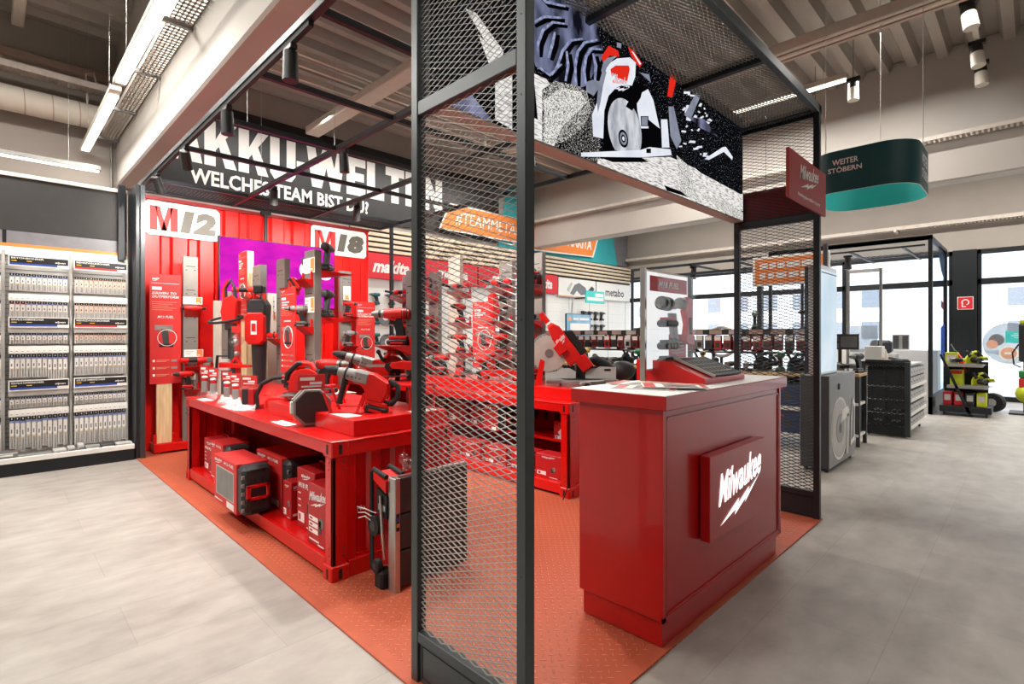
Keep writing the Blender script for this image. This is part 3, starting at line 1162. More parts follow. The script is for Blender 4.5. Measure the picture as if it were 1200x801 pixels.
def k_drill(c1, c2, nose=.075):
    b = MB().lathe([(-.105, .012), (-.1, .026), (-.07, .033), (0, .034), (.03, .03), (.05, .026)], (0, 0, .185), (1, 0, 0), c1, 16)
    for i in range(3):
        b.lathe([(-.09 + i * .014, .0325), (-.084 + i * .014, .0345)], (0, 0, .185), (1, 0, 0), 'black', 16)
    ch = MB().lathe([(.05, .025), (.062, .024), (.05 + nose * .6, .022), (.05 + nose, .010)], (0, 0, .185), (1, 0, 0), 'dull_steel' if nose > .05 else 'black', 14)
    ch.lathe([(.066, .0245), (.08, .0245)], (0, 0, .185), (1, 0, 0), 'black', 14)
    h = MB().prism([(-.05, .17), (.005, .17), (-.005, .13), (-.02, .08), (-.022, .045), (-.075, .045), (-.07, .09), (-.06, .13)], -.018, .018, c2, .006)
    h.prism([(-.03, .165), (.03, .165), (.02, .15), (-.02, .14)], -.019, .019, c1, .004)
    tr = MB().prism([(.0, .155), (.018, .15), (.01, .125), (-.012, .118)], -.008, .008, 'black', .002)
    return [('body', b), ('chuck', ch), ('handle', h), ('trigger', tr), ('battery', k_battery(c1, c2, -.03, 0))]


def k_impact(c1, c2):
    r = k_drill(c1, c2, .04)
    r[1] = ('nose_cone', MB().lathe([(.05, .028), (.075, .026), (.095, .016), (.11, .012)], (0, 0, .185), (1, 0, 0), 'charcoal', 14))
    return r


def k_grinder(c1, c2):
    b = MB().lathe([(-.19, .012), (-.18, .03), (-.12, .03), (-.09, .024), (0, .026), (.02, .034), (.07, .034), (.09, .03)], (0, 0, .07), (1, 0, 0), c1, 14)
    b.lathe([(-.10, .0265), (-.01, .0285)], (0, 0, .07), (1, 0, 0), c2, 14)
    g = MB().box(.08, .15, -.03, .03, .04, .10, 'dull_steel', .01)
    g.cyl((.115, 0, .04), (.115, 0, .015), .014, 'steel', 10)
    d = MB().lathe([(0, .062), (.003, .062)], (.115, 0, .012), (0, 0, 1), 'charcoal', 24)
    gd = MB().add([(.115 + .068 * math.cos(a), .068 * math.sin(a), z) for z in (.006, .034) for a in [PI / 2 + i * PI / 12 for i in range(13)]], [(i, i + 1, 14 + i, 13 + i) for i in range(12)], 'dull_steel')
    gd.add([(.115, 0, .034)] + [(.115 + .068 * math.cos(a), .068 * math.sin(a), .034) for a in [PI / 2 + i * PI / 12 for i in range(13)]], [(0, i, i + 1) for i in range(1, 13)], 'dull_steel')
    s = MB().cyl((.115, .02, .07), (.115, .14, .085), .016, 'rubber', 10)
    return [('body', b), ('gear_head', g), ('disc', d), ('guard', gd), ('side_handle', s)]


def k_circ(c1, c2):
    base = MB().box(-.14, .15, -.09, .09, .0, .006, 'dull_steel')
    bl = MB().lathe([(0, .085), (.002, .085)], (0, -.02, .065), (0, 1, 0), 'steel', 30)
    bl.lathe([(-.006, .02), (.008, .02)], (0, -.02, .065), (0, 1, 0), 'dull_steel', 12)
    g = MB().prism(arc(0, .068, .1, 0, 180, 14) + [(-.1, .02), (.1, .02)], -.035, -.003, c1, .006)
    m = MB().lathe([(0, .042), (.08, .042), (.1, .03)], (0, 0, .075), (0, 1, 0), c2, 14)
    h = MB().tube([(.06, .02, .14), (.02, .02, .2), (-.06, .02, .2), (-.13, .02, .13), (-.14, .02, .07), (-.06, .02, .07)], .017, c2, 8)
    h.tube([(.05, .02, .15), (.02, .02, .196), (-.03, .02, .2)], .019, c1, 8)
    k = MB().cyl((.07, .02, .12), (.11, .02, .2), .014, 'black', 8).sphere((.11, .02, .2), .02, 'black')
    return [('base_plate', base), ('blade', bl), ('blade_guard', g), ('motor', m), ('handle', h), ('front_knob', k), ('battery', k_battery(c1, c2, -.11, .10).xf(Matrix.Translation((0, .05, -.03))))]


def k_recip(c1, c2):
    b = MB().prism([(-.1, .1), (.12, .1), (.2, .09), (.22, .07), (.2, .045), (.06, .035), (-.02, .04), (-.1, .06)], -.032, .032, c1, .01)
    h = MB().tube([(-.08, 0, .09), (-.17, 0, .095), (-.2, 0, .06), (-.19, 0, .02), (-.13, 0, .01)], .018, c2, 8)
    s = MB().prism([(.2, .09), (.25, .085), (.26, .05), (.2, .045)], -.024, .024, 'black', .006)
    bl = MB().box(.25, .40, -.001, .001, .055, .075, 'steel')
    return [('body', b), ('handle', h), ('shoe', s), ('blade', bl), ('battery', k_battery(c1, c2, -.14, -.0).xf(Matrix.Translation((0, 0, 0))))]


def k_jig(c1, c2):
    base = MB().box(-.07, .09, -.04, .04, 0, .006, 'dull_steel')
    b = MB().prism([(.08, .03), (.09, .13), (.05, .16), (-.02, .15), (-.03, .06), (-.08, .05), (-.08, .02), (.06, .02)], -.03, .03, c1, .01)
    h = MB().tube([(.05, 0, .16), (-.0, 0, .205), (-.08, 0, .2), (-.11, 0, .14), (-.07, 0, .06)], .018, c2, 8)
    bl = MB().box(.055, .07, -.001, .001, -.0, .03, 'steel')
    return [('base_plate', base), ('body', b), ('handle', h), ('blade', bl)]


def k_sander(c1, c2):
    pad = MB().lathe([(0, .062), (.012, .064), (.018, .05)], (0, 0, 0), (0, 0, 1), 'black', 20)
    b = MB().lathe([(.018, .05), (.05, .045), (.08, .036), (.11, .038), (.135, .03), (.145, .01)], (0, 0, 0), (0, 0, 1), c1, 18)
    c = MB().lathe([(.10, .0395), (.12, .0385)], (0, 0, 0), (0, 0, 1), c2, 18)
    h = MB().cyl((-.02, 0, .05), (-.12, 0, .045), .022, 'black', 10)
    return [('pad', pad), ('body', b), ('grip', c), ('dust_box', h)]


def k_hammer(c1, c2):
    """big rotary hammer with grey barrel and side handle"""
    b = MB().prism([(-.12, .20), (-.02, .235), (.06, .225), (.07, .16), (.02, .13), (-.02, .07), (-.11, .07), (-.125, .13)], -.038, .038, c1, .012)
    g = MB().lathe([(.03, .03), (.05, .04), (.12, .038), (.18, .03), (.2, .026)], (0, 0, .19), (1, 0, 0), 'tool_grey', 16)
    g.box(.0, .10, -.042, .042, .15, .232, 'tool_grey', .014)
    for i in range(4):
        g.box(.05 + i * .025, .06 + i * .025, -.0425, .0425, .18, .186, 'black')
    c = MB().lathe([(.2, .026), (.215, .03), (.25, .027), (.27, .018), (.29, .012)], (0, 0, .19), (1, 0, 0), 'rubber', 14)
    h = MB().tube([(-.11, 0, .21), (-.17, 0, .19), (-.185, 0, .13), (-.16, 0, .08), (-.10, 0, .07)], .019, 'rubber', 8)
    s = MB().cyl((.15, 0, .17), (.15, 0, .015), .017, 'rubber', 12).cyl((.15, 0, .015), (.15, 0, .005), .022, 'rubber', 12)
    s.tube([(.15, .033 * math.cos(a), .19 + .033 * math.sin(a)) for a in [i * PI / 8 for i in range(16)]], .007, 'rubber', 6, True)
    return [('body', b), ('gearbox', g), ('chuck', c), ('handle', h), ('side_handle', s), ('battery', k_battery(c1, c2, -.08, 0, .045, .065, .075))]


def k_nailer(c1, c2):
    b = MB().prism([(.0, .10), (.03, .26), (.07, .30), (.12, .28), (.11, .10), (.08, .03), (.03, .03)], -.036, .036, c1, .012)
    n = MB().prism([(.05, .03), (.09, .03), (.08, -.0), (.06, .0)], -.01, .01, 'steel')
    h = MB().tube([(.03, 0, .23), (-.07, 0, .215), (-.15, 0, .19)], .02, c2, 8)
    mg = MB().box(0, 0, 0, 0, 0, 0, 'black')
    mg = MB().prism([(.06, .03), (.08, .06), (-.14, .14), (-.15, .11)], -.012, .012, 'tool_grey', .003)
    return [('body', b), ('nose', n), ('handle', h), ('magazine', mg), ('battery', k_battery(c1, c2, -.16, .13))]


def k_bandsaw(c1, c2):
    b = MB().prism(arc(-.13, .10, .085, 90, 270, 8) + [(.13, .015)] + arc(.13, .10, .085, -90, 90, 8), -.03, .02, c1, .008)
    b.prism([(-.08, .06), (.08, .06), (.08, .10), (-.08, .10)], -.034, -.03, 'black')
    m = MB().box(-.07, .05, .02, .10, .12, .2, c1, .02)
    h = MB().tube([(-.12, .05, .17), (-.08, .05, .23), (.03, .05, .24), (.08, .05, .19)], .017, c2, 8)
    l = MB().tube([(.16, 0, .17), (.2, 0, .25), (.13, 0, .28), (.08, 0, .2)], .012, 'rubber', 8)
    return [('body', b), ('motor', m), ('handle', h), ('front_loop', l), ('battery', k_battery(c1, c2, -.15, .19).xf(Matrix.Translation((0, .05, -.02))))]


def k_tube(c1, c2):
    """slim inline tool lying flat"""
    b = MB().lathe([(-.13, .016), (-.12, .022), (0, .022), (.03, .026), (.08, .026), (.09, .02)], (0, 0, .03), (1, 0, 0), c1, 12)
    n = MB().lathe([(.09, .016), (.13, .014), (.14, .006)], (0, 0, .03), (1, 0, 0), 'black', 12)
    k = MB().lathe([(-.12, .0235), (-.09, .0235)], (0, 0, .03), (1, 0, 0), 'black', 12)
    return [('body', b), ('nose', n), ('grip_band', k)]


KIND = dict(drill=k_drill, impact=k_impact, grinder=k_grinder, circ=k_circ, recip=k_recip, jig=k_jig, sander=k_sander,
            hammer=k_hammer, nailer=k_nailer, bandsaw=k_bandsaw, tube=k_tube)
NAME = dict(drill='cordless_drill', impact='impact_driver', grinder='angle_grinder', circ='circular_saw', recip='reciprocating_saw', jig='jigsaw', sander='sander',
            hammer='rotary_hammer', nailer='nail_gun', bandsaw='band_saw', tube='inline_tool')
CATN = {k: v.replace('_', ' ') for k, v in NAME.items()}
CACHE = {}


def tool(kind, c1, c2, loc, rot=0, label=None, group=None, flat=False, s=1.0):
    key = (kind, c1, c2, flat)
    if key not in CACHE:
        parts = KIND[kind](c1, c2)
        if flat:
            q = MB()
            for n, b in parts:
                q.merge(b)
            CACHE[key] = q.mesh()
        else:
            CACHE[key] = [(n, b.mesh()) for n, b in parts]
    rot = (0, 0, rot) if not isinstance(rot, tuple) else rot
    if flat:
        o = link(NAME[kind], CACHE[key], None, loc, rot, label, CATN[kind], group)
    else:
        o = E(NAME[kind], label, CATN[kind], loc, 0, group)
        o.rotation_euler = rot
        for n, me in CACHE[key]:
            link(n, me, o)
    o.scale = (s, s, s)
    return o


# ================================================================ BOOTH BACK WALL
q = MB()
pts = []
x = 1.27
while x < 4.12:
    pts += [(x, 7.30), (x + .15, 7.30), (x + .18, 7.335), (x + .26, 7.335)]
    x += .288
pts = [p for p in pts if p[0] < 4.15] + [(4.15, 7.30)]
vs = [(px, py, z) for (px, py) in pts for z in (0, 2.96)]
q.add(vs, [(2 * i, 2 * i + 2, 2 * i + 3, 2 * i + 1) for i in range(len(pts) - 1)], 'booth_red')
q.box(1.27, 4.15, 7.34, 7.40, 0, 2.96, 'booth_red')
q.box(1.27, 4.15, 7.27, 7.345, 2.94, 2.98, 'dark_red')
q.box(1.27, 4.15, 7.25, 7.345, .9, .96, 'booth_red', .004)
q.build('wall_booth', kind='structure')
for (x0, x1, num, n2, lbl) in ((1.275, 2.06, 'M', '12', 'white wall plate with red and grey M12, left end of the red wall'), (3.24, 4.11, 'M', '18', 'white wall plate with red and grey M18, right end of the red wall')):
    t = E('wall_plate', lbl, 'sign', (x0, 7.295, 2.53))
    W = x1 - x0
    q = MB()
    q.prism([(0, .03), (.0, .37), (.03, .40), (W - .04, .40), (W, .36), (W, .04), (W - .04, 0), (.04, 0)], -.012, 0, 'white')
    q.build('plate', t)
    q = MB()
    a, b, c, d = .06 * W, .42 * W, .06, .34
    for pts in ([(a, c), (a + .075, c), (a + .075, d), (a, d)], [(b - .075, c), (b, c), (b, d), (b - .075, d)], [(a + .05, d), (a + .10, d), ((a + b) / 2 + .03, c), ((a + b) / 2 - .03, c)], [(b - .10, d), (b - .05, d), ((a + b) / 2 + .03, c), ((a + b) / 2 - .03, c)]):
        q.flat(pts, -.0125, 'board_red')
    q.build('letter', t)
    MB().text(n2, .45 * W, .95 * W, .06, .33, -.0125, 'number_grey', .15, .075).build('number', t)
t = E('wall_screen', 'wall screen glowing purple on the red booth wall', 'television', (2.03, 7.20, 1.74))
W, H = 1.50, .845
MB().box(-.012, W + .012, -.03, .03, -.012, H + .012, 'black', .004).build('bezel', t)
q = MB().box(0, W, -.033, -.0305, 0, H, 'purple_screen')
q.build('display', t)
q = MB().flat(arc(.98 * W * .93, .60 * H, .11, 0, 360, 24), -.0335, 'white').flat(arc(.80 * W * .93, .62 * H, .12, 0, 360, 24), -.0335, 'white')
q.build('picture', t)
q = MB().cyl((.56, -.0, H), (.56, -.0, 1.27), .022, 'black', 10)
q.box(.5, .62, -.03, .03, 1.2, 1.25, 'black')
q.build('mounting_pole', t)


def slot_post(name, loc, rz, W, D, H, label, par=None):
    """grey slotted display post"""
    q = MB()
    q.box(0, W, 0, D, 0, H, 'grey_post', .004)
    n = int(H / .28)
    for i in range(n):
        z = H - .12 - i * .28
        if z < .2:
            break
        q.box(W * .2, W * .8, -.0012, .0, z, z + .008, 'black')
        for sx in (.16, .72):
            q.box(W * sx, W * (sx + .12), -.0012, .0, z - .045, z - .036, 'black')
    return q.build(name, None, loc, rz, label, 'display post')


def bracket(loc, rz, W, D, label, fl=False):
    """small red shelf with upturned lugs"""
    t = E('tool_bracket', label, 'shelf bracket', loc, rz)
    MB().prism([(-D, 0), (0, 0), (0, -.07)], -W / 2, W / 2, 'red', 0, 'x').build('shelf', t)
    q = MB()
    for x in (-W / 2, W / 2 - .02):
        q.box(x, x + .02, -.02, -.004, 0, .07, 'red', .002)
    q.build('lug', t)
    return t


def price_card(loc, rz, label, W=.20, H=.085, orange=True, vertical=False):
    t = E('price_card', label, 'price card', loc, rz)
    MB().box(0, W, 0, .002, 0, H, 'paper').build('card', t)
    q = MB()
    if orange:
        if vertical:
            q.box(W * .2, W * .8, -.001, 0, H * .05, H * .35, 'orange')
        else:
            q.box(W * .66, W * .96, -.001, 0, H * .1, H * .95, 'orange')
        q.box(W * (.70), W * (.84), -.0015, -.001, H * .2, H * .3, 'paper')
    for i in range(3):
        q.box(W * .08, W * (.5 - .08 * i), -.001, 0, H * (.75 - .2 * i), H * (.79 - .2 * i), 'mid_grey')
    q.build('print', t)
    return t


def info_board(loc, rz, W, H, label, title, th=.012):
    t = E('info_board', label, 'information board', loc, rz)
    MB().box(0, W, 0, th, 0, H, 'board_red', .002).build('board', t)
    q = MB()
    q.logo(W * .08, W * .3, H * .935, H * .97, -.0004, 'rope_white', .0006)
    q.box(W * .06, W * .94, -.001, 0, H * .915, H * .918, 'rope_white')
    q.box(W * .08, W * .38, -.001, 0, H * .855, H * .885, 'rope_white')
    for i, s in enumerate(title or []):
        q.text(s, W * .08, W * .08 + W * .085 * min(len(s), 10), H * (.815 - i * .032), H * (.838 - i * .032), -.0004, 'rope_white', .2, .02)
    for i in range(5):
        q.box(W * .08, W * (.85 - .13 * (i % 3)), -.001, 0, H * (.745 - i * .018), H * (.748 - i * .018), 'peach')
    if title:
        q.text('M12 FUEL', W * .25, W * .75, H * .60, H * .622, -.0004, 'rope_white', .2, .02)
    else:
        for i in range(3):
            q.box(W * .1, W * (.6 - .12 * i), -.001, 0, H * (.82 - .03 * i), H * (.835 - .03 * i), 'rope_white')
        q.box(W * .25, W * .7, -.001, 0, H * .60, H * .615, 'rope_white')
    q.build('lettering', t)
    q = MB()
    q.box(W * .15, W * .55, -.004, 0, H * .49, H * .535, 'tool_grey', .002)
    q.box(W * .5, W * .72, -.004, 0, H * .475, H * .535, 'dull_steel', .002)
    q.prism([(W * .36, H * .50), (W * .58, H * .50), (W * .62, H * .36), (W * .42, H * .36)], -.004, 0, 'dark_grey')
    q.box(W * .30, W * .75, -.005, 0, H * .335, H * .365, 'black', .001)
    cx, cz, r = W * .55, H * .42, W * .30
    q.tube([(cx + r * math.cos(a), -.003, cz + r * math.sin(a)) for a in [i * PI / 12 for i in range(24)]], .004, 'paper', 5, True)
    for i in range(3):
        z = H * (.20 - i * .065)
        q.box(W * .10, W * .17, -.001, 0, z, z + H * .02, 'paper')
        q.box(W * .22, W * .62, -.001, 0, z + H * .013, z + H * .017, 'peach')
        q.box(W * .22, W * .52, -.001, 0, z + H * .002, z + H * .006, 'peach')
        q.box(W * .68, W * .86, -.003, 0, z, z + H * .02, 'tool_grey')
    q.build('picture', t)
    return t


# red plinth with pine plank and the tall board
q = MB().box(1.31, 4.1, 7.0, 7.25, .03, .12, 'red', .004)
for x in (1.31, 2.4, 3.4):
    q.box(x + .01, x + .07, 7.02, 7.22, 0, .03, 'red')
q.build('plinth', label='low red metal plinth along the foot of the red wall', cat='plinth')
t = E('pine_plank', 'upright pine plank held in the red plinth under the tall red board', 'plank', (1.345, 7.05, .121))
MB().box(0, .15, 0, .03, 0, .75, 'pine', .002).build('plank', t)
q = MB()
for x in (-.03, .152):
    q.box(x, x + .03, -.01, .05, 0, .10, 'red')
q.build('clamp', t)
info_board((1.275, 7.04, .80), WX, .31, 1.25, 'tall red information board about a drill, left on the red wall beside the pine plank', ['DRIVEN TO', 'OUTPERFORM'])
slot_post('display_post', (1.605, 7.04, .121), WX, .155, .06, 2.16, 'grey slotted display post on the red plinth, next to the tall red board at left')
price_card((1.60, 7.025, 1.72), WX, 'price card with orange picture on the left grey post, upper one')
bracket((1.69, 7.038, 1.64), WX, .15, .11, 'red bracket on the left grey post below the upper price card')
tool('tube', 'tool_red', 'black', (1.69, 6.98, 1.642), 0, 'slim red inline tool lying on the upper bracket of the left grey post')
price_card((1.61, 7.025, 1.10), WX, 'price card with orange picture on the left grey post, lower one')
bracket((1.69, 7.038, .99), WX, .15, .11, 'red bracket on the left grey post below the lower price card')
tool('grinder', 'tool_red', 'black', (1.74, 6.97, .993), (0, 0, 0), 'red angle tool on the middle bracket of the left grey post')
price_card((1.63, 7.025, .83), WX, 'small white label with a bar code on the left grey post', .10, .07, False)
bracket((1.69, 7.038, .72), WX, .15, .11, 'red bracket at the foot of the left grey post just above the table edge')
tool('impact', 'tool_red', 'black', (1.60, 6.97, .722), PI, 'red driver on the lowest bracket of the left grey post')
tool('tube', 'black', 'black', (1.85, 7.1, .34), 0, 'black tool nose standing out behind the far end of the display table').location = (1.78, 6.95, .125)
# right wall post and board
slot_post('display_post', (3.56, 7.04, .121), WX, .17, .06, 2.16, 'grey slotted display post on the red wall under the white M18 plate')
info_board((3.80, 7.03, .80), WX, .31, 1.05, 'red information board hanging at the right end of the red wall', ['DRIVEN TO', 'OUTPERFORM'])
for z, k in ((1.62, 'upper'), (1.20, 'lower')):
    bracket((3.66, 7.038, z), WX, .22, .16, 'red bracket on the right grey wall post, %s one' % k)
    tool('impact' if k == 'upper' else 'drill', 'tool_red' if k == 'upper' else 'tool_grey', 'black', (3.66, 6.94, z + .002), 0, 'red compact driver on the %s bracket of the right grey wall post' % k if k == 'upper' else 'grey and black drill on the lower bracket of the right grey wall post')
price_card((3.60, 7.02, 1.86), WX, 'white price card with orange patch on the right grey wall post', .11, .2, True, True)
# ================================================================ BANNERS ON THE BACK WALL
q = MB()
yb = YW - .04
q.box(1.62, 8.9, yb, yb + .03, 3.63, 5.08, 'banner_black')
t = E('banner', 'black banner with huge white words AKKU WELTEN above the booth', 'banner', (0, yb, 0))
q.build('panel', None)
o = bpy.data.objects['panel']
o.parent = t
o.location = (0, -yb, 0)
q = MB()
q.block('AKKU', 1.92, 3.88, 4.08, 4.80, -.002, 'white')
q.block('WELTEN', 4.08, 7.15, 4.08, 4.80, -.002, 'white')
q.box(3.90, 4.04, -.004, 0, 4.38, 4.48, 'white')
q.text('WELCHES TEAM BIST DU?', 2.22, 5.33, 3.75, 4.0, -.002, 'white', 0, .028)
q.build('lettering', t)
t = E('team_sign', 'tilted orange panel reading TEAMMETABO on the dark banner wall', 'sign', (7.0, YW - .11, 3.7))
MB().prism([(0, 0), (.3, .62), (3.3, .62), (3.1, 0)], -.02, 0, 'white').build('sign_back', t)
MB().prism([(.05, .03), (.32, .59), (3.24, .59), (3.06, .03)], -.026, -.02, 'orange').build('sign_face', t)
MB().text('#TEAMMETABO', .45, 2.85, .16, .46, -.027, 'white', .15, .0).build('lettering', t)
q = MB()
q.prism([(8.9, 3.63), (9.2, 5.08), (10.3, 5.3), (14.2, 5.3), (14.55, 3.75), (14.0, 3.55), (8.9, 3.55)], YW - .035, YW - .005, 'teal')
q.prism([(13.6, 5.3), (14.66, 5.3), (14.66, 3.6), (14.1, 3.55)], YW - .045, YW - .035, 'mid_grey')
q.build('wall_panel', label='teal painted panel on the back wall above the wooden slats at right', cat='wall panel')
t = E('team_sign', 'tilted orange panel reading TEAMMAKITA on the teal wall', 'sign', (10.1, YW - .10, 3.62))
MB().prism([(-.1, -.05), (.1, .62), (2.95, .85), (2.6, .05)], -.02, 0, 'white').build('sign_back', t)
MB().prism([(.0, -.0), (.16, .58), (2.85, .79), (2.54, .08)], -.026, -.02, 'orange').build('sign_face', t)
q = MB()
q.text('#TEAM', .45, 1.35, .22, .52, -.027, 'white', .15, .0)
q.text('MAKITA', 1.38, 2.5, .25, .56, -.027, 'white', .15, .03)
q.build('lettering', t)
q = MB()
for x in (9.35, 9.6, 9.85):
    q.prism([(x, 3.62), (x + .1, 3.62), (x + .16, 3.9), (x + .06, 3.9)], YW - .06, YW - .035, 'white')
q.build('wall_stripe', label='short white slanted stripes on the teal wall left of the orange team panel', cat='decoration')
# wooden slats
q = MB()
for i in range(5):
    q.box(4.9, XW, YW - .14, YW - .09, 3.02 + i * .105, 3.085 + i * .105, 'slat', .004)
q.box(4.9, XW, YW - .09, YW - .06, 2.98, 3.52, 'dark_wall')
q.build('slat_band', label='band of horizontal wooden slats along the top of the far sale wall', cat='slats')
# white perforated sale wall and brand headers
q = MB()
q.box(4.9, XW, YW - .12, YW - .06, .1, 2.5, 'white')
for i in range(11):
    q.box(4.9 + i * .95, 4.91 + i * .95, YW - .123, YW - .12, .1, 2.5, 'mid_grey')
for i in range(8):
    q.box(4.9, XW, YW - .1215, YW - .12, .5 + i * .25, .504 + i * .25, 'light_grey')
q.build('perforated_wall', label='white perforated sale wall behind the booth', cat='wall panel')
for i, (x0, x1) in enumerate(((4.95, 6.45), (6.5, 8.05), (8.1, 9.7), (9.75, 10.95))):
    t = E('brand_header', 'red header board with white makita lettering above the sale wall, %s from the left' % ORD[i], 'sign', (x0, YW - .2, 2.48), 0, 'red brand headers on the sale wall')
    W = x1 - x0
    MB().box(0, W, 0, .06, 0, .50, 'makita_red', .004).build('board', t)
    MB().text('makita', W * .25, W * .82, .12, .38, -.001, 'white', .3, .04, 0).build('lettering', t)
t = E('brand_header', 'white header board with a picture of a saw beside the red headers', 'sign', (11.0, YW - .2, 2.43))
MB().box(0, 1.7, 0, .06, 0, .52, 'white', .004).build('board', t)
q = MB()
q.prism([(.5, .1), (.7, .35), (.9, .42), (1.2, .3), (1.3, .12), (1.0, .08), (.8, .2), (.65, .06)], -.01, 0, 'mid_grey')
q.prism([(1.2, .12), (1.5, .36), (1.62, .30), (1.5, .1)], -.012, 0, 'dark_grey')
q.prism([(.35, .2), (.55, .42), (.6, .38), (.45, .15)], -.01, 0, 'light_grey')
q.box(0, 1.7, -.004, 0, .0, .035, 'peach')
q.build('picture', t)
t = E('brand_header', 'white header board with grey metabo lettering beside the window corner', 'sign', (12.75, YW - .2, 2.43))
MB().box(0, 1.8, 0, .06, 0, .52, 'white', .004).build('board', t)
MB().text('metabo', .45, 1.45, .12, .36, -.001, 'dark_grey', .0, .02, 0).build('lettering', t)
t = E('info_sign', 'small turquoise sign with white print jutting out below the picture header', 'sign', (11.3, YW - .9, 2.23))
MB().box(0, .85, 0, .03, 0, .33, 'turquoise', .003).build('board', t)
q = MB()
q.box(.42, .80, -.002, 0, .18, .27, 'white')
q.box(.06, .80, -.002, 0, .07, .16, 'white')
q.build('lettering', t)
MB().box(.4, .46, .03, .7, .15, .19, 'dark_grey').build('arm', t)
t = E('wall_screen', 'light blue advertising screen on a stand among the tools in front of the sale wall', 'television', (10.1, 8.2, 1.3))
MB().box(0, 1.02, 0, .04, 0, .60, 'black', .004).build('bezel', t)
MB().box(.015, 1.005, -.003, 0, .015, .585, 'blue_screen').build('display', t)
q = MB()
q.box(.15, .95, -.006, -.003, .12, .36, 'white')
q.box(.06, .22, -.006, -.003, .42, .52, 'peach')
q.box(.28, .50, -.006, -.003, .44, .50, 'white')
q.box(.54, .92, -.006, -.003, .44, .50, 'white')
q.build('picture', t)
MB().box(.45, .57, .0, .06, -1.3, 0, 'dark_grey').build('stand_foot', t)

# tools hanging on the sale wall
rr = random.Random(11)
n = 0
cols = [5.4, 5.75, 6.1, 6.5, 6.9]
spots2 = [(x, z) for z in (2.15, 1.75, 1.35) for x in cols] + [(x, z) for z in (2.1, 1.7, 1.3) for x in (9.7, 10.0, 10.35)] + [(x, z) for z in (1.98, 1.60, 1.25) for x in (12.2, 12.5, 12.8, 13.1)]
for (x, z) in spots2:
    row = {2.15: 'top', 2.1: 'top', 1.98: 'top', 1.75: 'middle', 1.7: 'middle', 1.60: 'middle'}.get(z, 'bottom')
    zone = 'left of near pillar' if x < 7.2 else ('beside the saw disc' if x < 11 else 'under white header')
    num = cols.index(x) if x in cols else ([9.7, 10.0, 10.35].index(x) if x < 11 else [12.2, 12.5, 12.8, 13.1].index(x))
    tool('drill', 'tool_teal' if x < 12 else 'dark_grey', 'black', (x, YW - .163, z - .18), PI if x < 12 else 0, 'drill on the white sale wall %s, %s row, %s from left' % (zone, row, ORD[num]), 'drills on the sale wall', True, 1.05 if x < 12 else 1.2)
for i, (x, z) in enumerate(((5.65, 1.72), (6.2, 1.62), (5.7, 1.22), (6.3, 1.12), (9.9, 1.45), (10.2, 1.1))):
    q = MB().lathe([(0, .17), (.03, .17)], (0, 0, 0), (0, 1, 0), 'mid_grey', 28)
    q.lathe([(-.004, .07), (0, .07)], (0, 0, 0), (0, 1, 0), 'white', 20)
    q.build('disc_pack', None, (x, YW - .151, z), 0, 'grey round disc pack on the white sale wall, %s from the left' % ORD[i], 'disc pack', 'round packs on the sale wall')

# ================================================================ HANGING RING SIGN
t = E('ring_sign', 'dark teal rounded ring sign reading WEITER STÖBERN hung at upper right', 'sign', (6.4, 1.80, 2.88), WY)
# outline in local xy: front face along x
r = .3
Wd, Dp, H = .98, 1.1, .44
pts = []
for (cx, cy, a0) in ((r, r, 180), (Wd - r, r, 270), (Wd - r, Dp - r, 0), (r, Dp - r, 90)):
    for k in range(9):
        a = math.radians(a0 + k * 90 / 8)
        pts.append((cx + r * math.cos(a), cy + r * math.sin(a)))
n = len(pts)


def ring(off, m, z0, z1, inv=False):
    q = MB()
    cx, cy = Wd / 2, Dp / 2
    P_ = [(x + (cx - x) * off, y + (cy - y) * off) for x, y in pts]
    vs = [(x, y, z) for z in (z0, z1) for x, y in P_]
    q.add(vs, [(i, (i + 1) % n, n + (i + 1) % n, n + i) for i in range(n)], m, True)
    return q


ring(0, 'teal_dark', 0, H).build('outer_band', t)
ring(.02, 'turquoise', 0, H).build('inner_band', t)
q = MB()
cx, cy = Wd / 2, Dp / 2
vs = [(x, y, z) for z in (0,) for x, y in pts] + [(x + (cx - x) * .02, y + (cy - y) * .02, 0) for x, y in pts]
q.add(vs, [(i, (i + 1) % n, n + (i + 1) % n, n + i) for i in range(n)], 'white')
q.add([(x, y, H) for x, y, z in vs], [(i, (i + 1) % n, n + (i + 1) % n, n + i) for i in range(n)], 'white')
q.build('rim', t)
q = MB()
q.text('WEITER', .26, .50, .285, .345, -.001, 'rope_white', 0, .02)
q.text('STÖBERN', .22, .53, .205, .27, -.001, 'rope_white', 0, .02)
q.build('lettering', t)
q = MB()
a, b = MB().text('WEITER', 0, .36, .24, .36, 0, 'white', 0, .02), MB().text('STÖBERN', 0, .42, .10, .22, 0, 'white', 0, .02)
for m_ in (a, b):
    q.merge(m_, Matrix.Translation((Wd + .001, .36, 0)) @ Matrix.Rotation(PI / 2, 4, 'Z'))
q.build('side_lettering', t)
q = MB()
for (x, y) in ((.2, .0), (Wd, .45), (.5, Dp)):
    q.cyl((x, y, H), (x, y, ZC - 2.88), .004, 'light_grey', 5)
q.build('hanging_wire', t)

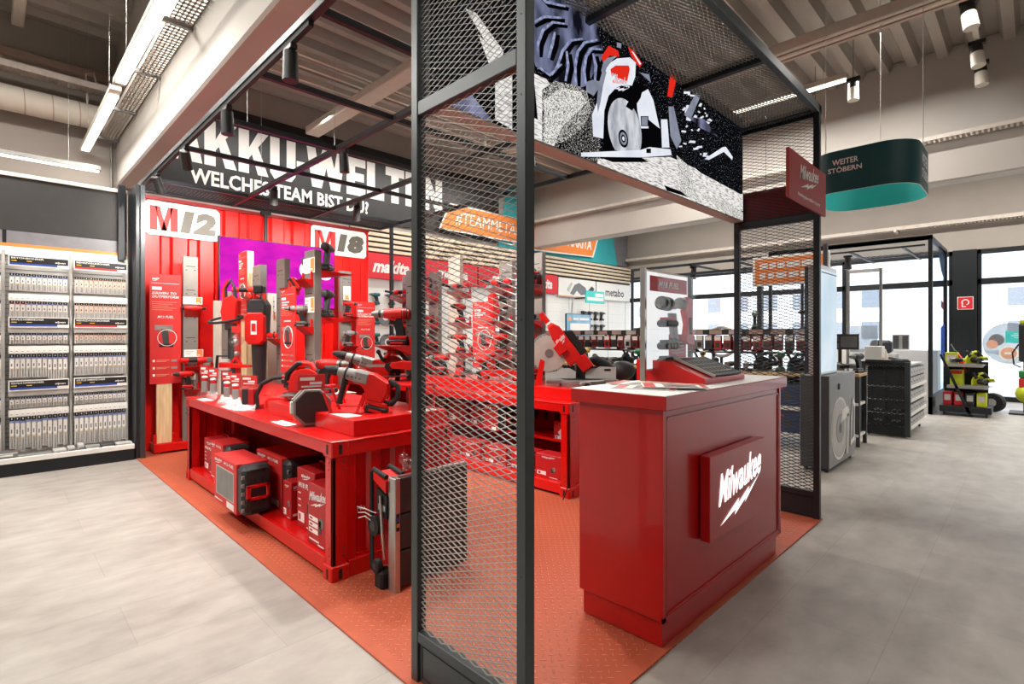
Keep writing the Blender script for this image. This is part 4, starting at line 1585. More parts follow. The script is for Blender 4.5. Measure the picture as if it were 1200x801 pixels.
# ================================================================ COUNTER
t = E('counter', 'glossy red sales counter with a lit white brand logo on its aisle side', 'counter', (2.02, 1.12, 0))
Lc, Dc = 1.44, .44
MB().box(0, Lc, 0, Dc, .13, 1.034, 'counter_red', .003).build('body', t)
MB().box(.02, Lc - .03, .01, Dc - .01, .012, .13, 'counter_red', .002).build('plinth', t)
q = MB()
for (a, b, c, d) in ((.03, Lc - .03, .99, 1.0), (.03, Lc - .03, .15, .16), (.03, .04, .15, 1.0), (Lc - .04, Lc - .03, .15, 1.0)):
    q.box(a, b, -.006, 0, c, d, 'counter_red', .001)
q.box(-.003, Lc, -.008, 0, .13, .15, 'counter_red')
q.box(-.003, .022, -.008, 0, .13, 1.034, 'counter_red')
q.box(Lc - .022, Lc, -.008, 0, .13, 1.034, 'counter_red')
q.build('face_panel', t)
MB().box(-.03, Lc + .03, -.035, Dc + .03, 1.034, 1.096, 'counter_red', .003).build('top_edge', t)
MB().box(-.028, Lc + .028, -.033, Dc + .028, 1.0955, 1.0975, 'white').build('worktop', t)
q = MB().box(.34, 1.03, -.056, -.007, .387, .787, 'counter_red', .003)
lb = q.build('logo_box', t)
q = MB()
q.logo(.42, .97, .44, .745, -.0565, 'lit_logo', .002)
q.build('lit_logo', lb)
for x in (.07, Lc - .07):
    for y in (.05, Dc - .05):
        MB().lathe([(0, .02), (.008, .02), (.012, .008), (.02, .008)], (x, y, 0), (0, 0, 1), 'black', 12).build('foot', t)
for i, (x, y, a, s) in enumerate(((.22, .20, .35, 'open white and red brochure on the counter, nearest its left edge'), (.34, .30, .1, 'white and red leaflet on the counter beside the display stand'), (.30, .10, .6, 'red edged price sheet lying at the near edge of the counter'))):
    tt = E('brochure', s, 'brochure', (2.03 + x, 1.13 + y, 1.098 + i * .0045), a)
    MB().box(-.105, .105, -.148, .148, 0, .004, 'paper').build('pages', tt)
    q = MB()
    q.box(-.1, .1, .09, .14, .004, .0045, 'red')
    q.box(-.09, .02, -.1, .05, .004, .0045, 'mid_grey')
    q.box(.03, .09, -.12, .05, .004, .0045, 'peach')
    q.box(-.1, .1, -.145, -.12, .004, .0045, 'red')
    q.build('print', tt)

# product display on the counter
t = E('display_stand', 'red wedge stand with clear panel showing sectioned tools, on the counter', 'display stand', (2.60, 1.20, 1.0975))
L2 = .52
# wedge: high at the back, sloping to the aisle
MB().prism([(0, 0), (0, .03), (.22, .115), (.40, .12), (.40, 0)], 0, L2, 'red', 0, 'x').build('base', t)
q = MB()
sl = math.atan2(.085, .22)
tb = MB()
tb.box(.10, .46, -.004, .23, .002, .012, 'charcoal', .003)
tb.box(.115, .445, .012, .215, .012, .0125, 'sail_black')
tb.xf(Matrix.Translation((0, 0, .034)) @ Matrix.Rotation(sl, 4, 'X'))
tb.build('tablet', t)
q = MB()
for i in range(7):
    q.box(.14 + i * .04, .143 + i * .04, .03, .2, .0126, .0135, 'light_grey')
for i in range(4):
    q.box(.13, .42, .04 + i * .045, .043 + i * .045, .0126, .0135, 'light_grey')
q.box(.09, .10, -.01, .24, .002, .016, 'light_grey')
q.xf(Matrix.Translation((0, 0, .034)) @ Matrix.Rotation(sl, 4, 'X'))
q.build('tray_edge', t)
q = MB()
q.box(-.07, .42, .30, .322, .06, .615, 'paper', .003)
q.box(-.06, .41, .2985, .30, .07, .605, 'lit_white')
q.box(-.085, -.07, .296, .326, .0, .62, 'steel')
q.build('back_panel', t)
q = MB()
q.box(-.03, .40, .297, .2985, .50, .585, 'makita_red')
q.text('M18 FUEL', .06, .30, .525, .56, .2965, 'white', .2, .03)
q.box(.18, .39, .297, .2985, .12, .26, 'makita_red')
for k in range(4):
    q.box(.21, .36, .296, .297, .15 + k * .02, .155 + k * .02, 'white')
q.build('header_print', t)
MB().box(-.07, .40, .225, .228, .10, .60, 'acrylic').build('clear_cover', t)
q = MB()
q.lathe([(0, .012), (.02, .028), (.06, .036), (.12, .038), (.15, .02)], (.03, .25, .415), (1, 0, -.05), 'dull_steel', 16)
q.lathe([(.03, .037), (.045, .0395)], (.03, .25, .415), (1, 0, -.05), 'black', 16)
q.lathe([(.08, .039), (.10, .040)], (.03, .25, .415), (1, 0, -.05), 'black', 16)
q.lathe([(.15, .024), (.19, .024)], (.03, .25, .415), (1, 0, -.05), 'light_grey', 16)
q.prism([(.17, .36), (.22, .36), (.24, .24), (.26, .20), (.20, .22)], .24, .27, 'tool_grey', .004)
q.xf(Matrix.Translation((-.04, .01, .02))).build('sectioned_drill', t)
q = MB()
q.lathe([(0, .03), (.02, .034), (.05, .034), (.06, .01)], (.26, .25, .42), (1, 0, 0), 'dull_steel', 14)
q.prism([(.32, .38), (.36, .46), (.41, .45), (.40, .36), (.42, .26), (.44, .18), (.36, .18), (.33, .20), (.355, .30)], .235, .27, 'tool_red', .006)
q.prism([(.36, .34), (.39, .34), (.40, .24), (.37, .24)], .232, .236, 'rubber')
q.xf(Matrix.Translation((-.04, .01, .02))).build('cutaway_driver', t)
q = MB()
for (x0, x1, z0, z1, c) in ((.06, .20, .30, .34, 'black'), (.06, .21, .175, .215, 'charcoal'), (.05, .22, .075, .125, 'charcoal')):
    q.box(x0, x1, .20, .27, z0, z1, c, .012)
    q.box(x0 + .02, x1 - .02, .21, .26, z1, z1 + .014, 'tool_red' if z0 > .25 else 'dark_grey', .004)
for k in range(4):
    q.lathe([(0, .014), (.003, .014)], (.08 + k * .035, .197, .195), (0, 1, 0), 'tool_grey', 12)
q.xf(Matrix.Translation((-.04, .02, 0))).build('battery_sample', t)
q = MB()
for z in (.165, .055, .285):
    q.box(-.03, .20, .22, .2985, z, z + .005, 'acrylic')
q.build('clear_shelf', t)
# ================================================================ CONTAINER STYLE TABLES
def corrug(y0, y1, z0, z1, x, m, along='y', pitch=.16, d=.025, flip=1):
    """corrugated sheet in the plane x = const (along y) or y = const (along x)"""
    pts = []
    a = y0
    while a < y1 - .01:
        for (da, o) in ((0, 0), (.06, 0), (.08, d), (.14, d)):
            if a + da < y1:
                pts.append((a + da, o * flip))
        a += pitch
    pts.append((y1, 0))
    vs = []
    for (p, o) in pts:
        for z in (z0, z1):
            vs.append((x + o, p, z) if along == 'y' else (p, x + o, z))
    return MB().add(vs, [(2 * i, 2 * i + 2, 2 * i + 3, 2 * i + 1) for i in range(len(pts) - 1)], m)


def casting(x, y, z, sx, sy):
    """corner block with slot holes"""
    q = MB().box(x, x + .105, y, y + .105, z, z + .0915, 'red', .006)
    xs = x - .001 if sx < 0 else x + .106
    q.box(xs - .0005, xs + .001, y + .042, y + .062, z + .018, z + .072, 'black')
    ysf = y - .001 if sy < 0 else y + .105
    q.box(x + .042, x + .062, ysf, ysf + .001, z + .018, z + .072, 'black')
    return q


def container_table(name, loc, Lx, Ly, label, H=.772):
    t = E(name, label, 'display table', loc)
    for (x, sx) in ((0, -1), (Lx - .105, 1)):
        for (y, sy) in ((0, -1), (Ly - .105, 1)):
            q = MB()
            q.box(x + .01, x + .095, y + .01, y + .03, .09, H - .08, 'red', .002)
            xx = x + .01 if sx < 0 else x + .075
            q.box(xx, xx + .02, y + .01, y + .095, .09, H - .08, 'red', .002)
            if sy > 0:
                q.box(x + .01, x + .095, y + .075, y + .095, .09, H - .08, 'red', .002)
            for z in (.14, .18, H - .16, H - .12):
                q.cyl((x + .008, y + .05, z), (x + .012, y + .05, z), .006, 'dark_grey', 8)
                q.cyl((x + .075, y + .008, z), (x + .075, y + .012, z), .006, 'dark_grey', 8)
            q.build('corner_post', t)
            casting(x, y, .0, sx, sy).build('corner_block', t)
            casting(x, y, H - .09, sx, sy).build('corner_block', t)
    MB().box(.0, Lx, .0, Ly, H - .012, H, 'red', .003).build('tabletop', t)
    q = MB()
    q.box(.105, Lx - .105, .004, .05, H - .085, H - .012, 'red', .002)
    q.box(.105, Lx - .105, Ly - .05, Ly - .004, H - .085, H - .012, 'red', .002)
    q.box(.004, .05, .105, Ly - .105, H - .075, H - .012, 'red', .002)
    q.box(Lx - .05, Lx - .004, .105, Ly - .105, H - .075, H - .012, 'red', .002)
    q.box(.105, Lx - .105, .004, .05, .004, .10, 'red', .002)
    q.box(.105, Lx - .105, Ly - .05, Ly - .004, .004, .10, 'red', .002)
    q.box(.012, .05, .105, Ly - .105, .03, .115, 'red', .002)
    q.box(Lx - .05, Lx - .004, .105, Ly - .105, .03, .115, 'red', .002)
    q.build('rail', t)
    corrug(.09, Lx - .09, .1, H - .08, .02, 'red', 'x').build('end_panel', t)
    corrug(.09, Lx - .09, .1, H - .08, Ly - .05, 'red', 'x').build('end_panel', t)
    MB().box(.03, Lx - .03, .03, Ly - .03, .10, .118, 'red').build('bottom_shelf', t)
    return t


IX, IY = 1.31, 2.69
isl = container_table('display_table', (IX, IY, 0), .83, 2.97, 'long red container-style display table full of tools, in the left half of the booth')
MB().box(.46, .475, .05, 2.92, .118, .69, 'dark_red').build('inner_panel', isl)
MB().box(.16, .83, .055, 1.35, .772, .865, 'red', .003).build('riser', isl)
q = MB().box(.34, .83, 1.65, 2.9, .772, .86, 'red', .003)
q.prism([(.34, .772), (.34, .84), (.10, .772)], 1.65, 2.2, 'red')
q.build('riser', isl)

un = container_table('display_table', (3.36, 2.70, 0), .82, 3.9, 'second red container-style table, far side of the booth, with mitre saw on top', .79)
MB().box(.14, .82, .03, 3.85, .79, .895, 'red', .003).build('riser', un)
q = MB().box(.60, .615, .05, 3.85, .118, .70, 'box_red')
for i in range(40):
    for k in range(7):
        pass
for i in range(14):
    q.box(.598, .60, .05, 3.85, .14 + i * .04, .143 + i * .04, 'dark_red')
q.build('inner_panel', un)
MB().box(.18, .60, .06, 3.84, .40, .415, 'red').box(.18, .19, .06, 3.84, .40, .44, 'red').build('middle_shelf', un)
q = MB()
q.tube([(.0, .01, .13), (-.03, .01, .06), (-.04, .03, .01), (-.01, .06, .004), (.02, .03, .004)], .005, 'black', 6)
q.build('cable', un)


# ================================================================ CARTONS AND CASES ON THE SHELVES
def carton(loc, dx, dy, h, label, group=None, pic='tool_grey', col='box_red', big=False, rz=0, handle=False, fuel=False):
    """printed tool box; the printed face looks to -x"""
    t = E('tool_carton', label, 'box', loc, rz, group)
    MB().box(0, dx, 0, dy, 0, h, col, .004).build('box', t)
    T = Matrix.Translation((0, dy, 0)) @ Matrix.Rotation(-PI / 2, 4, 'Z')
    q = MB()
    if big:
        q.logo(dy * .08, dy * .98, h * .62, h * .92, -.0005, 'rope_white', .001)
        for i in range(3):
            q.box(dy * .08, dy * .55, -.0015, 0, h * (.40 - i * .10), h * (.47 - i * .10), 'rope_white')
            q.box(dy * .12, dy * .28, -.002, 0, h * (.42 - i * .10), h * (.45 - i * .10), col)
        q.box(dy * .10, dy * .6, -.0015, 0, h * .08, h * .10, 'rope_white')
    else:
        q.logo(dy * .25, dy * .75, h * .82, h * .93, -.0005, 'rope_white', .001)
        if fuel:
            q.text('M18 FUEL', dy * .1, dy * .9, h * .68, h * .77, -.0005, 'rope_white', .2, .03)
            for i in range(3):
                q.box(dy * .08, dy * .22, -.0015, 0, h * (.57 - .11 * i), h * (.59 - .11 * i), 'rope_white')
        q.box(dy * .08, dy * .42, -.0015, 0, h * .10, h * .26, 'rope_white')
        q.box(dy * .12, dy * .22, -.002, 0, h * .13, h * .23, col)
    q.box(dy * .55, dy * .85, -.0015, 0, h * .04, h * .06, 'rope_white')
    # product picture
    q.lathe([(-.002, h * .085), (-.0005, h * .085)], (dy * .72, 0, h * .42), (0, 1, 0), pic, 14)
    q.box(dy * .60, dy * .72, -.002, 0, h * .25, h * .45, 'dark_grey')
    q.xf(T)
    q.build('print', t)
    q = MB()
    q.logo(dx * .1, dx * .7, h * .78, h * .92, -.0005, 'rope_white', .001)
    q.box(dx * .1, dx * .5, -.0015, 0, h * .10, h * .16, 'rope_white')
    q.build('side_print', t)
    if handle:
        q = MB().tube([(dx * .5, dy * .25, h), (dx * .5, dy * .27, h + .025), (dx * .5, dy * .73, h + .025), (dx * .5, dy * .75, h)], .008, 'box_red', 6)
        q.build('handle', t)
    return t


def case(loc, dx, dy, h, label, window=True, rz=0):
    """black sorting case in a red sleeve; black end with a red latch looks to -y"""
    t = E('tool_case', label, 'tool case', loc, rz)
    q = MB().box(0.006, dx - .006, 0, dy, 0.006, h - .006, 'charcoal', .025)
    for i in range(5):
        z = .05 + i * (h - .1) / 4.4
        q.box(.0, .02, -.006, .012, z - .012, z + .012, 'dull_steel', .003)
    for zz in (h * .06, h * .88):
        q.box(dx * .25, dx * .75, -.01, .0, zz, zz + .02, 'black', .004)
    for zz in (h * .25, h * .68):
        q.box(dx * .35, dx * .42, -.006, .0, zz, zz + .03, 'black', .002)
        q.box(dx * .60, dx * .67, -.006, .0, zz, zz + .03, 'black', .002)
    q.build('shell', t)
    MB().box(-.002, dx, .10, dy + .002, -.002, h + .002, 'board_red', .004).build('sleeve', t)
    l = MB()
    for (a, b, c, d) in ((.12, .85, .33, .39), (.12, .85, .57, .63), (.12, .26, .33, .63), (.74, .85, .33, .63)):
        l.box(dx * a, dx * b, -.022, -.0, h * c, h * d, 'red', .004)
    l.build('latch', t)
    T = Matrix.Translation((0, dy, 0)) @ Matrix.Rotation(-PI / 2, 4, 'Z')
    q = MB()
    L = dy - .10
    q.logo(.02, L * .38, h * .84, h * .97, -.003, 'rope_white', .001)
    q.text('M12 FUEL', L * .48, L * .9, h * .89, h * .95, -.003, 'rope_white', .2, .02)
    if window:
        q.box(L * .12, L * .90, -.004, -.002, h * .20, h * .80, 'light_grey', .0)
        q.box(L * .14, L * .88, -.0045, -.004, h * .22, h * .78, 'dull_steel')
    q.box(L * .6, L * .9, -.004, -.002, h * .04, h * .16, 'rope_white')
    q.box(L * .05, L * .4, -.004, -.002, h * .08, h * .1, 'rope_white')
    q.xf(T)
    q.build('print', t)
    return t


B = .118
carton((1.40, 5.10, B), .28, .30, .30, 'red tool carton with small carry handle, furthest back under the left table', handle=True, fuel=True)
t = case((1.36, 4.62, B), .20, .42, .33, 'red sleeved tool case second from the far end under the left table', False)
case((1.20, 3.77, B), .21, .60, .345, 'black sorting case in a red sleeve with grey window sticking out over the shelf edge')
case((1.46, 3.66, B), .27, .58, .36, 'black case in a red sleeve pushed in behind the protruding sorting case', False)
carton((1.42, 3.50, B), .13, .13, .25, 'small red drill carton between the black cases and the taller cartons under the left table')
carton((1.42, 3.14, B), .25, .26, .38, 'tall red carton with carry handle and oblique top under the left table', handle=True, fuel=True)
carton((1.35, 2.83, B), .20, .25, .36, 'large red carton with big white script beside near corner post of left table', big=True, pic='dull_steel')

# goods below the second table
rr = random.Random(5)
names = []
for i, (y, dy, h) in enumerate(((2.83, .30, .20), (3.18, .26, .19), (3.50, .30, .17), (3.86, .28, .17), (4.20, .30, .16), (4.56, .30, .18))):
    carton((3.42, y, B), .16 + .02 * (i % 2), dy, h, 'low red carton on the bottom shelf of second table, %s from the near end' % ORD[i], 'low cartons on the bottom shelf of the second table')
for i, (y, dy, h) in enumerate(((2.85, .20, .17), (3.95, .25, .20), (4.3, .25, .22), (4.75, .2, .2))):
    carton((3.58, y, .417), .15, dy, h, 'red carton on the middle shelf of second table, %s from the near end' % ORD[i], 'cartons on the middle shelf of the second table')
t = E('sanding_plate', 'white diamond label on the red carton at the near end of the middle shelf', 'label', (3.578, 2.95, .49))
MB().prism([(-.05, 0), (0, .05), (.05, 0), (0, -.05)], -.002, 0, 'rope_white').xf(Matrix.Rotation(-PI / 2, 4, 'Z')).build('label', t)
for i in range(5):
    y = 3.0 + i * .14
    q = MB().box(-.005, .005, -.03, .03, -.04, .12, 'plastic')
    q.box(-.012, .01, -.02, .02, -.03, .05, 'charcoal', .006)
    q.box(-.006, .006, -.03, .03, .07, .12, 'paper')
    q.build('hanging_pack', None, (3.90, y, .55), 0, 'small hanging pack with dark tool inside the second red table, %s from the near end' % ORD[i], 'hanging pack', 'small packs inside the second table')
q = case((3.50, 5.1, B), .30, .5, .27, 'large black case under the second table, seen through the near mesh pillar', False)
case((3.50, 3.60, .417), .25, .3, .24, 'dark tool case on the middle shelf of the second red table', False)


# ================================================================ TOP OF THE LEFT TABLE
def clamshell(loc, w, h, label, kind='small', s=1.0, rz=-.9):
    t = E('blister_pack', label, 'blister pack', loc, rz)
    q = MB()
    # folded tent foot
    for sy in (-1, 1):
        q.add([(-w * .62, sy * w * .45, 0), (w * .62, sy * w * .45, 0), (w * .40, 0, h * .26), (-w * .40, 0, h * .26)], [(0, 1, 2, 3)], 'plastic')
    q.box(-w * .55, w * .55, -w * .3, w * .3, 0, .002, 'plastic')
    q.box(-w * .5, w * .5, -.002, .002, h * .2, h, 'plastic')
    q.build('clear_shell', t)
    c = MB().box(-w * .42, w * .42, -.003, .003, h * .68, h * .97, 'board_red')
    c.box(-w * .34, w * .1, -.0045, -.003, h * .86, h * .92, 'rope_white')
    c.box(-w * .3, w * .3, -.0045, -.003, h * .73, h * .76, 'rope_white')
    c.box(-w * .05, w * .32, -.0045, -.003, h * .78, h * .83, 'rope_white')
    c.build('header_card', t)
    if kind == 'octagon':
        o = MB()
        r = w * .62
        pts = [(r * math.cos(PI / 8 + k * PI / 4), h * .36 + r * math.sin(PI / 8 + k * PI / 4)) for k in range(8)]
        o.prism(pts, -.055, -.035, 'tool_grey', .006)
        o.prism([(x * .86, (z - h * .36) * .86 + h * .36) for x, z in pts], -.057, -.054, 'charcoal')
        o.prism([(x * .92, (z - h * .36) * .92 + h * .36) for x, z in pts], -.035, .035, 'charcoal', .0)
        o.prism([(x * 1.0, z) for x, z in pts], .035, .06, 'tool_grey', .006)
        o.box(-r * 1.01, -r * .9, -.02, .03, h * .25, h * .47, 'paper')
        o.build('socket_set', t)
    elif kind == 'bits':
        o = MB().box(-w * .30, w * .05, -.03, .03, h * .10, h * .60, 'charcoal', .004)
        o.box(w * .05, w * .36, -.03, .03, h * .10, h * .60, 'box_red', .004)
        o.build('bit_case', t)
    else:
        o = MB().sphere((0, 0, h * .62), w * .30, 'rope_white', (1, .6, .45))
        o.box(-w * .2, w * .2, -.015, .015, h * .50, h * .60, 'tool_red', .006)
        o.box(-w * .26, w * .26, -.014, .014, h * .14, h * .50, 'tool_grey', .008)
        o.build('cutter_set', t)
    return t


zt = .7735
for i, (px, h, k) in enumerate(((240, .30, 'small'), (250, .29, 'small'), (266, .28, 'small'), (276, .27, 'small'), (292, .27, 'bits'))):
    s = (px - 600) / FPX
    X = 1.44
    lb = ['blister pack with clear folded foot at the far end of the left table front edge', 'second clear blister pack from the far end of the left table', 'third clear blister pack from the far end, with a gap before it', 'fourth clear blister pack, close beside the third', 'clear pack holding a black and red bit case on the left table'][i]
    clamshell((X, X * (1 - s) / (1 + s), zt), .105 if k == 'small' else .15, h, lb, k)
clamshell((1.47, 3.30, zt), .20, .335, 'large clear pack with an octagonal black socket set near the front of the left table', 'octagon', 1, -.30)
for i, (y, w_) in enumerate(((3.42, .13), (4.5, .12), (5.2, .12))):
    t = E('price_card', ['white price sheet lying by the octagonal pack', 'white price sheet lying under the middle blister packs', 'white price sheet lying at the far end of the left table'][i], 'price card', (1.33, y - .05, zt))
    MB().box(0, .08, 0, .24, 0, .0015, 'paper').build('card', t)
    MB().box(.02, .035, .02, .16, .0015, .002, 'mid_grey').build('print', t)
t = E('price_card', 'white price sheet lying on the near red riser in front of the rotary hammer', 'price card', (1.49, 2.87, .866))
MB().box(0, .10, 0, .26, 0, .0015, 'paper').build('card', t)
MB().box(.02, .035, .04, .08, .0015, .002, 'orange').build('print', t)
t = E('price_card', 'white price sheet on the near riser beside the mesh pillar', 'price card', (1.88, 2.76, .866))
MB().box(0, .2, 0, .08, 0, .0015, 'paper').build('card', t)


def cradle(loc, rz, W, D, H, label):
    """red rods standing on a foot plate that carry a tool"""
    t = E('tool_cradle', label, 'tool stand', loc, rz)
    MB().box(-W / 2, W / 2, -D / 2, D / 2, 0, .005, 'red').build('foot_plate', t)
    for (x, y) in ((-W / 2, -D / 2), (W / 2, -D / 2), (-W / 2, D / 2), (W / 2, D / 2)):
        q = MB()
        q.prism([(x * .7, 0), (x * .7 + .018, 0), (x * 1.15 + .018, H), (x * 1.15, H)], y - .003, y + .003, 'red')
        q.build('prong', t)
    return t


zr = .8655
cradle((1.62, 3.08, zr), 3 * PI / 4, .22, .16, .13, 'red prongs holding the big rotary hammer on the near riser')
tool('hammer', 'tool_red', 'black', (1.68, 3.02, zr + .012), (0, -.25, 3 * PI / 4), 'big red and grey rotary hammer nearest the camera on the left table', None, False, 1.05)
cradle((1.80, 3.35, zr), 3 * PI / 4, .22, .14, .13, 'red prongs behind the big rotary hammer')
tool('hammer', 'tool_red', 'black', (1.86, 3.30, zr + .10), (0, -.3, 3 * PI / 4 + .15), 'second rotary hammer just behind the biggest one on the left table', None, False, 1.0)
tool('circ', 'tool_red', 'black', (2.02, 3.22, zr + .20), 3 * PI / 4, 'red circular saw high on the stand behind the rotary hammers', None, False, .85)
tool('recip', 'tool_red', 'black', (2.08, 2.98, zr + .22), 3 * PI / 4, 'red reciprocating saw beside the mesh pillar edge on the left table', None, False, .9)
q = MB()
q.box(-.12, .12, -.30, .30, .155, .17, 'red', .003)
for (x, y) in ((-.1, -.28), (.09, -.28), (-.1, .27), (.09, .27)):
    q.box(x, x + .012, y, y + .012, 0, .155, 'red')
q.build('tool_shelf', None, (2.01, 3.12, zr), 0, 'red raised shelf at the back of the near riser carrying saws', 'shelf')
cradle((1.80, 3.70, zr), 3 * PI / 4, .2, .14, .12, 'red prongs under the drill next to the band saw')
tool('drill', 'tool_red', 'black', (1.80, 3.70, zr + .06), -PI / 4 - .2, 'red drill with shiny steel chuck pointing right behind the octagonal pack', None, False, 1.15)
tool('circ', 'tool_red', 'black', (1.70, 3.90, .90), -PI / 4, 'red cordless saw with black battery and grip, middle of the left table', None, False, 1.2)
MB().box(-.12, .12, -.10, .10, 0, .03, 'red').box(-.02, .02, -.02, .02, .03, .126, 'red').box(-.1, .1, -.08, .08, .116, .126, 'red').build('tool_stand', None, (1.70, 3.90, .7735), -PI / 4, 'small red pedestal under the cordless saw in the middle of the left table', 'stand')
# compact chainsaw with hoop handle
t = E('chainsaw', 'red compact chainsaw with big black hoop handle on the sloping part of the table', 'chainsaw', (1.56, 4.12, .774), 3 * PI / 4)
MB().prism([(-.12, .02), (-.13, .07), (-.08, .11), (.04, .11), (.08, .08), (.08, .02)], -.05, .05, 'tool_red', .02).build('body', t)
MB().lathe([(0, .045), (.03, .05), (.035, .03)], (-.03, -.05, .07), (0, -1, 0), 'tool_red', 16).build('clutch_cover', t)
MB().tube([(.17, -.06, .01), (.18, -.06, .11), (.14, -.06, .20), (.05, -.06, .245), (-.10, -.03, .26), (-.22, .02, .27)], .016, 'rubber', 8).build('hoop_handle', t)
MB().tube([(-.14, 0, .11), (-.22, 0, .14), (-.27, 0, .11), (-.26, 0, .05), (-.16, 0, .04)], .016, 'rubber', 8).build('rear_handle', t)
tool('grinder', 'tool_red', 'black', (1.86, 4.3, .8615), 2.5, 'red angle grinder lying behind the chainsaw on the left table')

# ---- tall posts on the table spine and behind it
slot_post('display_post', (2.08, 5.49, .861), WY, .20, .06, 1.26, 'grey slotted post on the left table, left of the widest post')
slot_post('display_post', (2.08, 4.82, .861), WY, .21, .07, 1.27, 'wide grey slotted post in the middle of the left table with price cards')
slot_post('display_post', (2.10, 6.24, .009), WY, .24, .07, 2.12, 'grey slotted post behind the far end of the left table, beside the narrow red board')
slot_post('display_post', (1.93, 6.75, .009), WY, .2, .06, 1.85, 'short grey slotted post behind the hedge trimmer')
info_board((2.04, 6.52, 1.53), WY, .28, .77, 'narrow red board on a pine plank rising above the far end of the left table', None, .01)
t = E('pine_plank', 'pine plank standing behind the narrow red board', 'plank', (2.055, 6.30, .009))
MB().box(0, .08, 0, .17, 0, 2.3, 'pine', .002).build('plank', t)
info_board((1.97, 5.10, 1.0), WY, .34, .80, 'red information board with accessory pictures, in the middle of the left table', None, .012)
MB().box(0, .03, 0, .1, 0, .14, 'red').build('board_foot', None, (1.985, 4.9, .861), 0, 'small red foot under the middle information board', 'stand')
for (x, y, w_, h, z, rz, l) in ((1.90, 6.93, .19, 1.77, .009, WX, 'pale wooden slab standing against the purple screen behind the hedge trimmer'), (2.36, 6.5, .16, 1.86, .009, WX, 'pale wooden slab right of the leaf blower'), (2.08, 4.50, .24, .58, .861, WY, 'pale wooden slab standing on the left table right of the widest post')):
    t = E('wood_slab', l, 'plank', (x, y, z), rz)
    MB().box(0, w_, 0, .035, 0, h - z, 'pale_wood', .002).build('slab', t)
slot_post('display_post', (2.12, 3.20, .866), WY, .10, .05, .95, 'narrow grey slotted post beside the near mesh pillar at the back of the left table')
bracket((2.116, 3.20, 1.28), WY, .2, .2, 'red bracket on the narrow post beside the near mesh pillar')
tool('drill', 'tool_red', 'black', (2.03, 3.23, 1.283), 3 * PI / 4, 'large red drill on the narrow post beside the near mesh pillar', None, False, 1.2)
# leaf blower hanging nose down
t = E('leaf_blower', 'red and black leaf blower hanging nose down at the far end of the left table', 'leaf blower', (1.95, 5.60, .74), WY + .78)
MB().prism([(-.085, .62), (.085, .62), (.10, .92), (.06, .98), (-.06, .98), (-.10, .92)], -.08, .08, 'charcoal', .03).build('fan_housing', t)
q = MB().prism([(-.10, .56), (-.06, .52), (.06, .52), (.10, .56), (.10, .80), (.07, .84), (-.07, .84), (-.10, .80)], -.11, -.04, 'tool_red', .015)
q.box(-.03, .03, -.114, -.11, .62, .76, 'rope_white', .001)
q.box(-.02, .02, -.116, -.113, .65, .73, 'tool_red')
q.build('front_shroud', t)
MB().lathe([(0, .055), (.25, .06), (.56, .075)], (0, 0, .0), (0, 0, 1), 'charcoal', 18).build('blow_tube', t)
q = MB().tube([(-.05, 0, .97), (-.05, 0, 1.03), (.0, 0, 1.06), (.05, 0, 1.03), (.05, 0, .97)], .018, 'tool_red', 8)
q.box(-.05, .05, -.04, .04, 1.04, 1.12, 'black', .01)
q.build('handle', t)
# hedge trimmer nose down
t = E('hedge_trimmer', 'red hedge trimmer hanging blade down with a black loop handle', 'hedge trimmer', (1.83, 6.08, .86), WY + .78)
MB().prism([(-.07, .62), (.08, .62), (.09, .86), (.03, .92), (-.06, .88), (-.09, .74)], -.06, .06, 'tool_red', .02).build('body', t)
q = MB().tube([(.17 * math.cos(a), -.10 + .09 * math.sin(a), .66 + .02 * math.cos(a) + .035 * math.sin(a)) for a in [i * PI / 9 for i in range(18)]], .014, 'rubber', 8, True)
q.build('loop_handle', t)
MB().tube([(-.05, 0, .88), (-.06, 0, 1.0), (-.0, 0, 1.08), (.04, 0, 1.0), (.05, 0, .88)], .017, 'rubber', 8).tube([(-.07, 0, .86), (-.08, 0, .98), (-.03, 0, 1.08)], .018, 'tool_red', 8).build('rear_handle', t)
q = MB().box(-.05, .05, -.04, .04, .55, .63, 'rubber', .01)
q.build('gear_cover', t)
q = MB().box(-.03, .03, -.012, .012, .0, .56, 'charcoal', .003)
for i in range(18):
    q.prism([(-.045, i * .03 + .01), (.045, i * .03 + .01), (.045, i * .03 + .02), (-.045, i * .03 + .02)], -.004, .004, 'dull_steel')
q.build('blade', t)
q = MB().box(-.03, .03, 0, .03, .0, .5, 'dark_grey').box(-.06, .06, -.03, .05, -.0, .01, 'red')
q.build('stand', None, (1.86, 6.12, .36), WY + .78, 'dark upright behind the hedge trimmer blade', 'stand')
bpy.data.objects['stand'].location.z = .009
# clear bubble pack on a red wedge
t = E('bubble_pack', 'clear bubble pack with steel balls hanging below the hedge trimmer', 'blister pack', (1.70, 5.50, 1.04), WY + .78)
MB().prism([(-.14, 0), (.14, 0), (.14, .02), (-.14, .05)], -.05, .05, 'red').build('wedge_shelf', t)
MB().box(-.02, .02, .03, .05, -.18, .0, 'red').build('shelf_leg', t)
q = MB().sphere((0, 0, .26), .075, 'plastic', (1.1, .6, .8)).box(-.05, .05, -.003, .003, .05, .42, 'plastic')
q.build('clear_shell', t)
q = MB().sphere((0, 0, .25), .03, 'steel').sphere((.01, 0, .13), .028, 'steel')
q.prism([(-.07, .02), (0, .12), (.07, .02), (.05, .02), (0, .09), (-.05, .02)], -.01, .01, 'tool_red')
q.box(-.04, .04, -.005, 0, .34, .40, 'board_red')
q.build('contents', t)
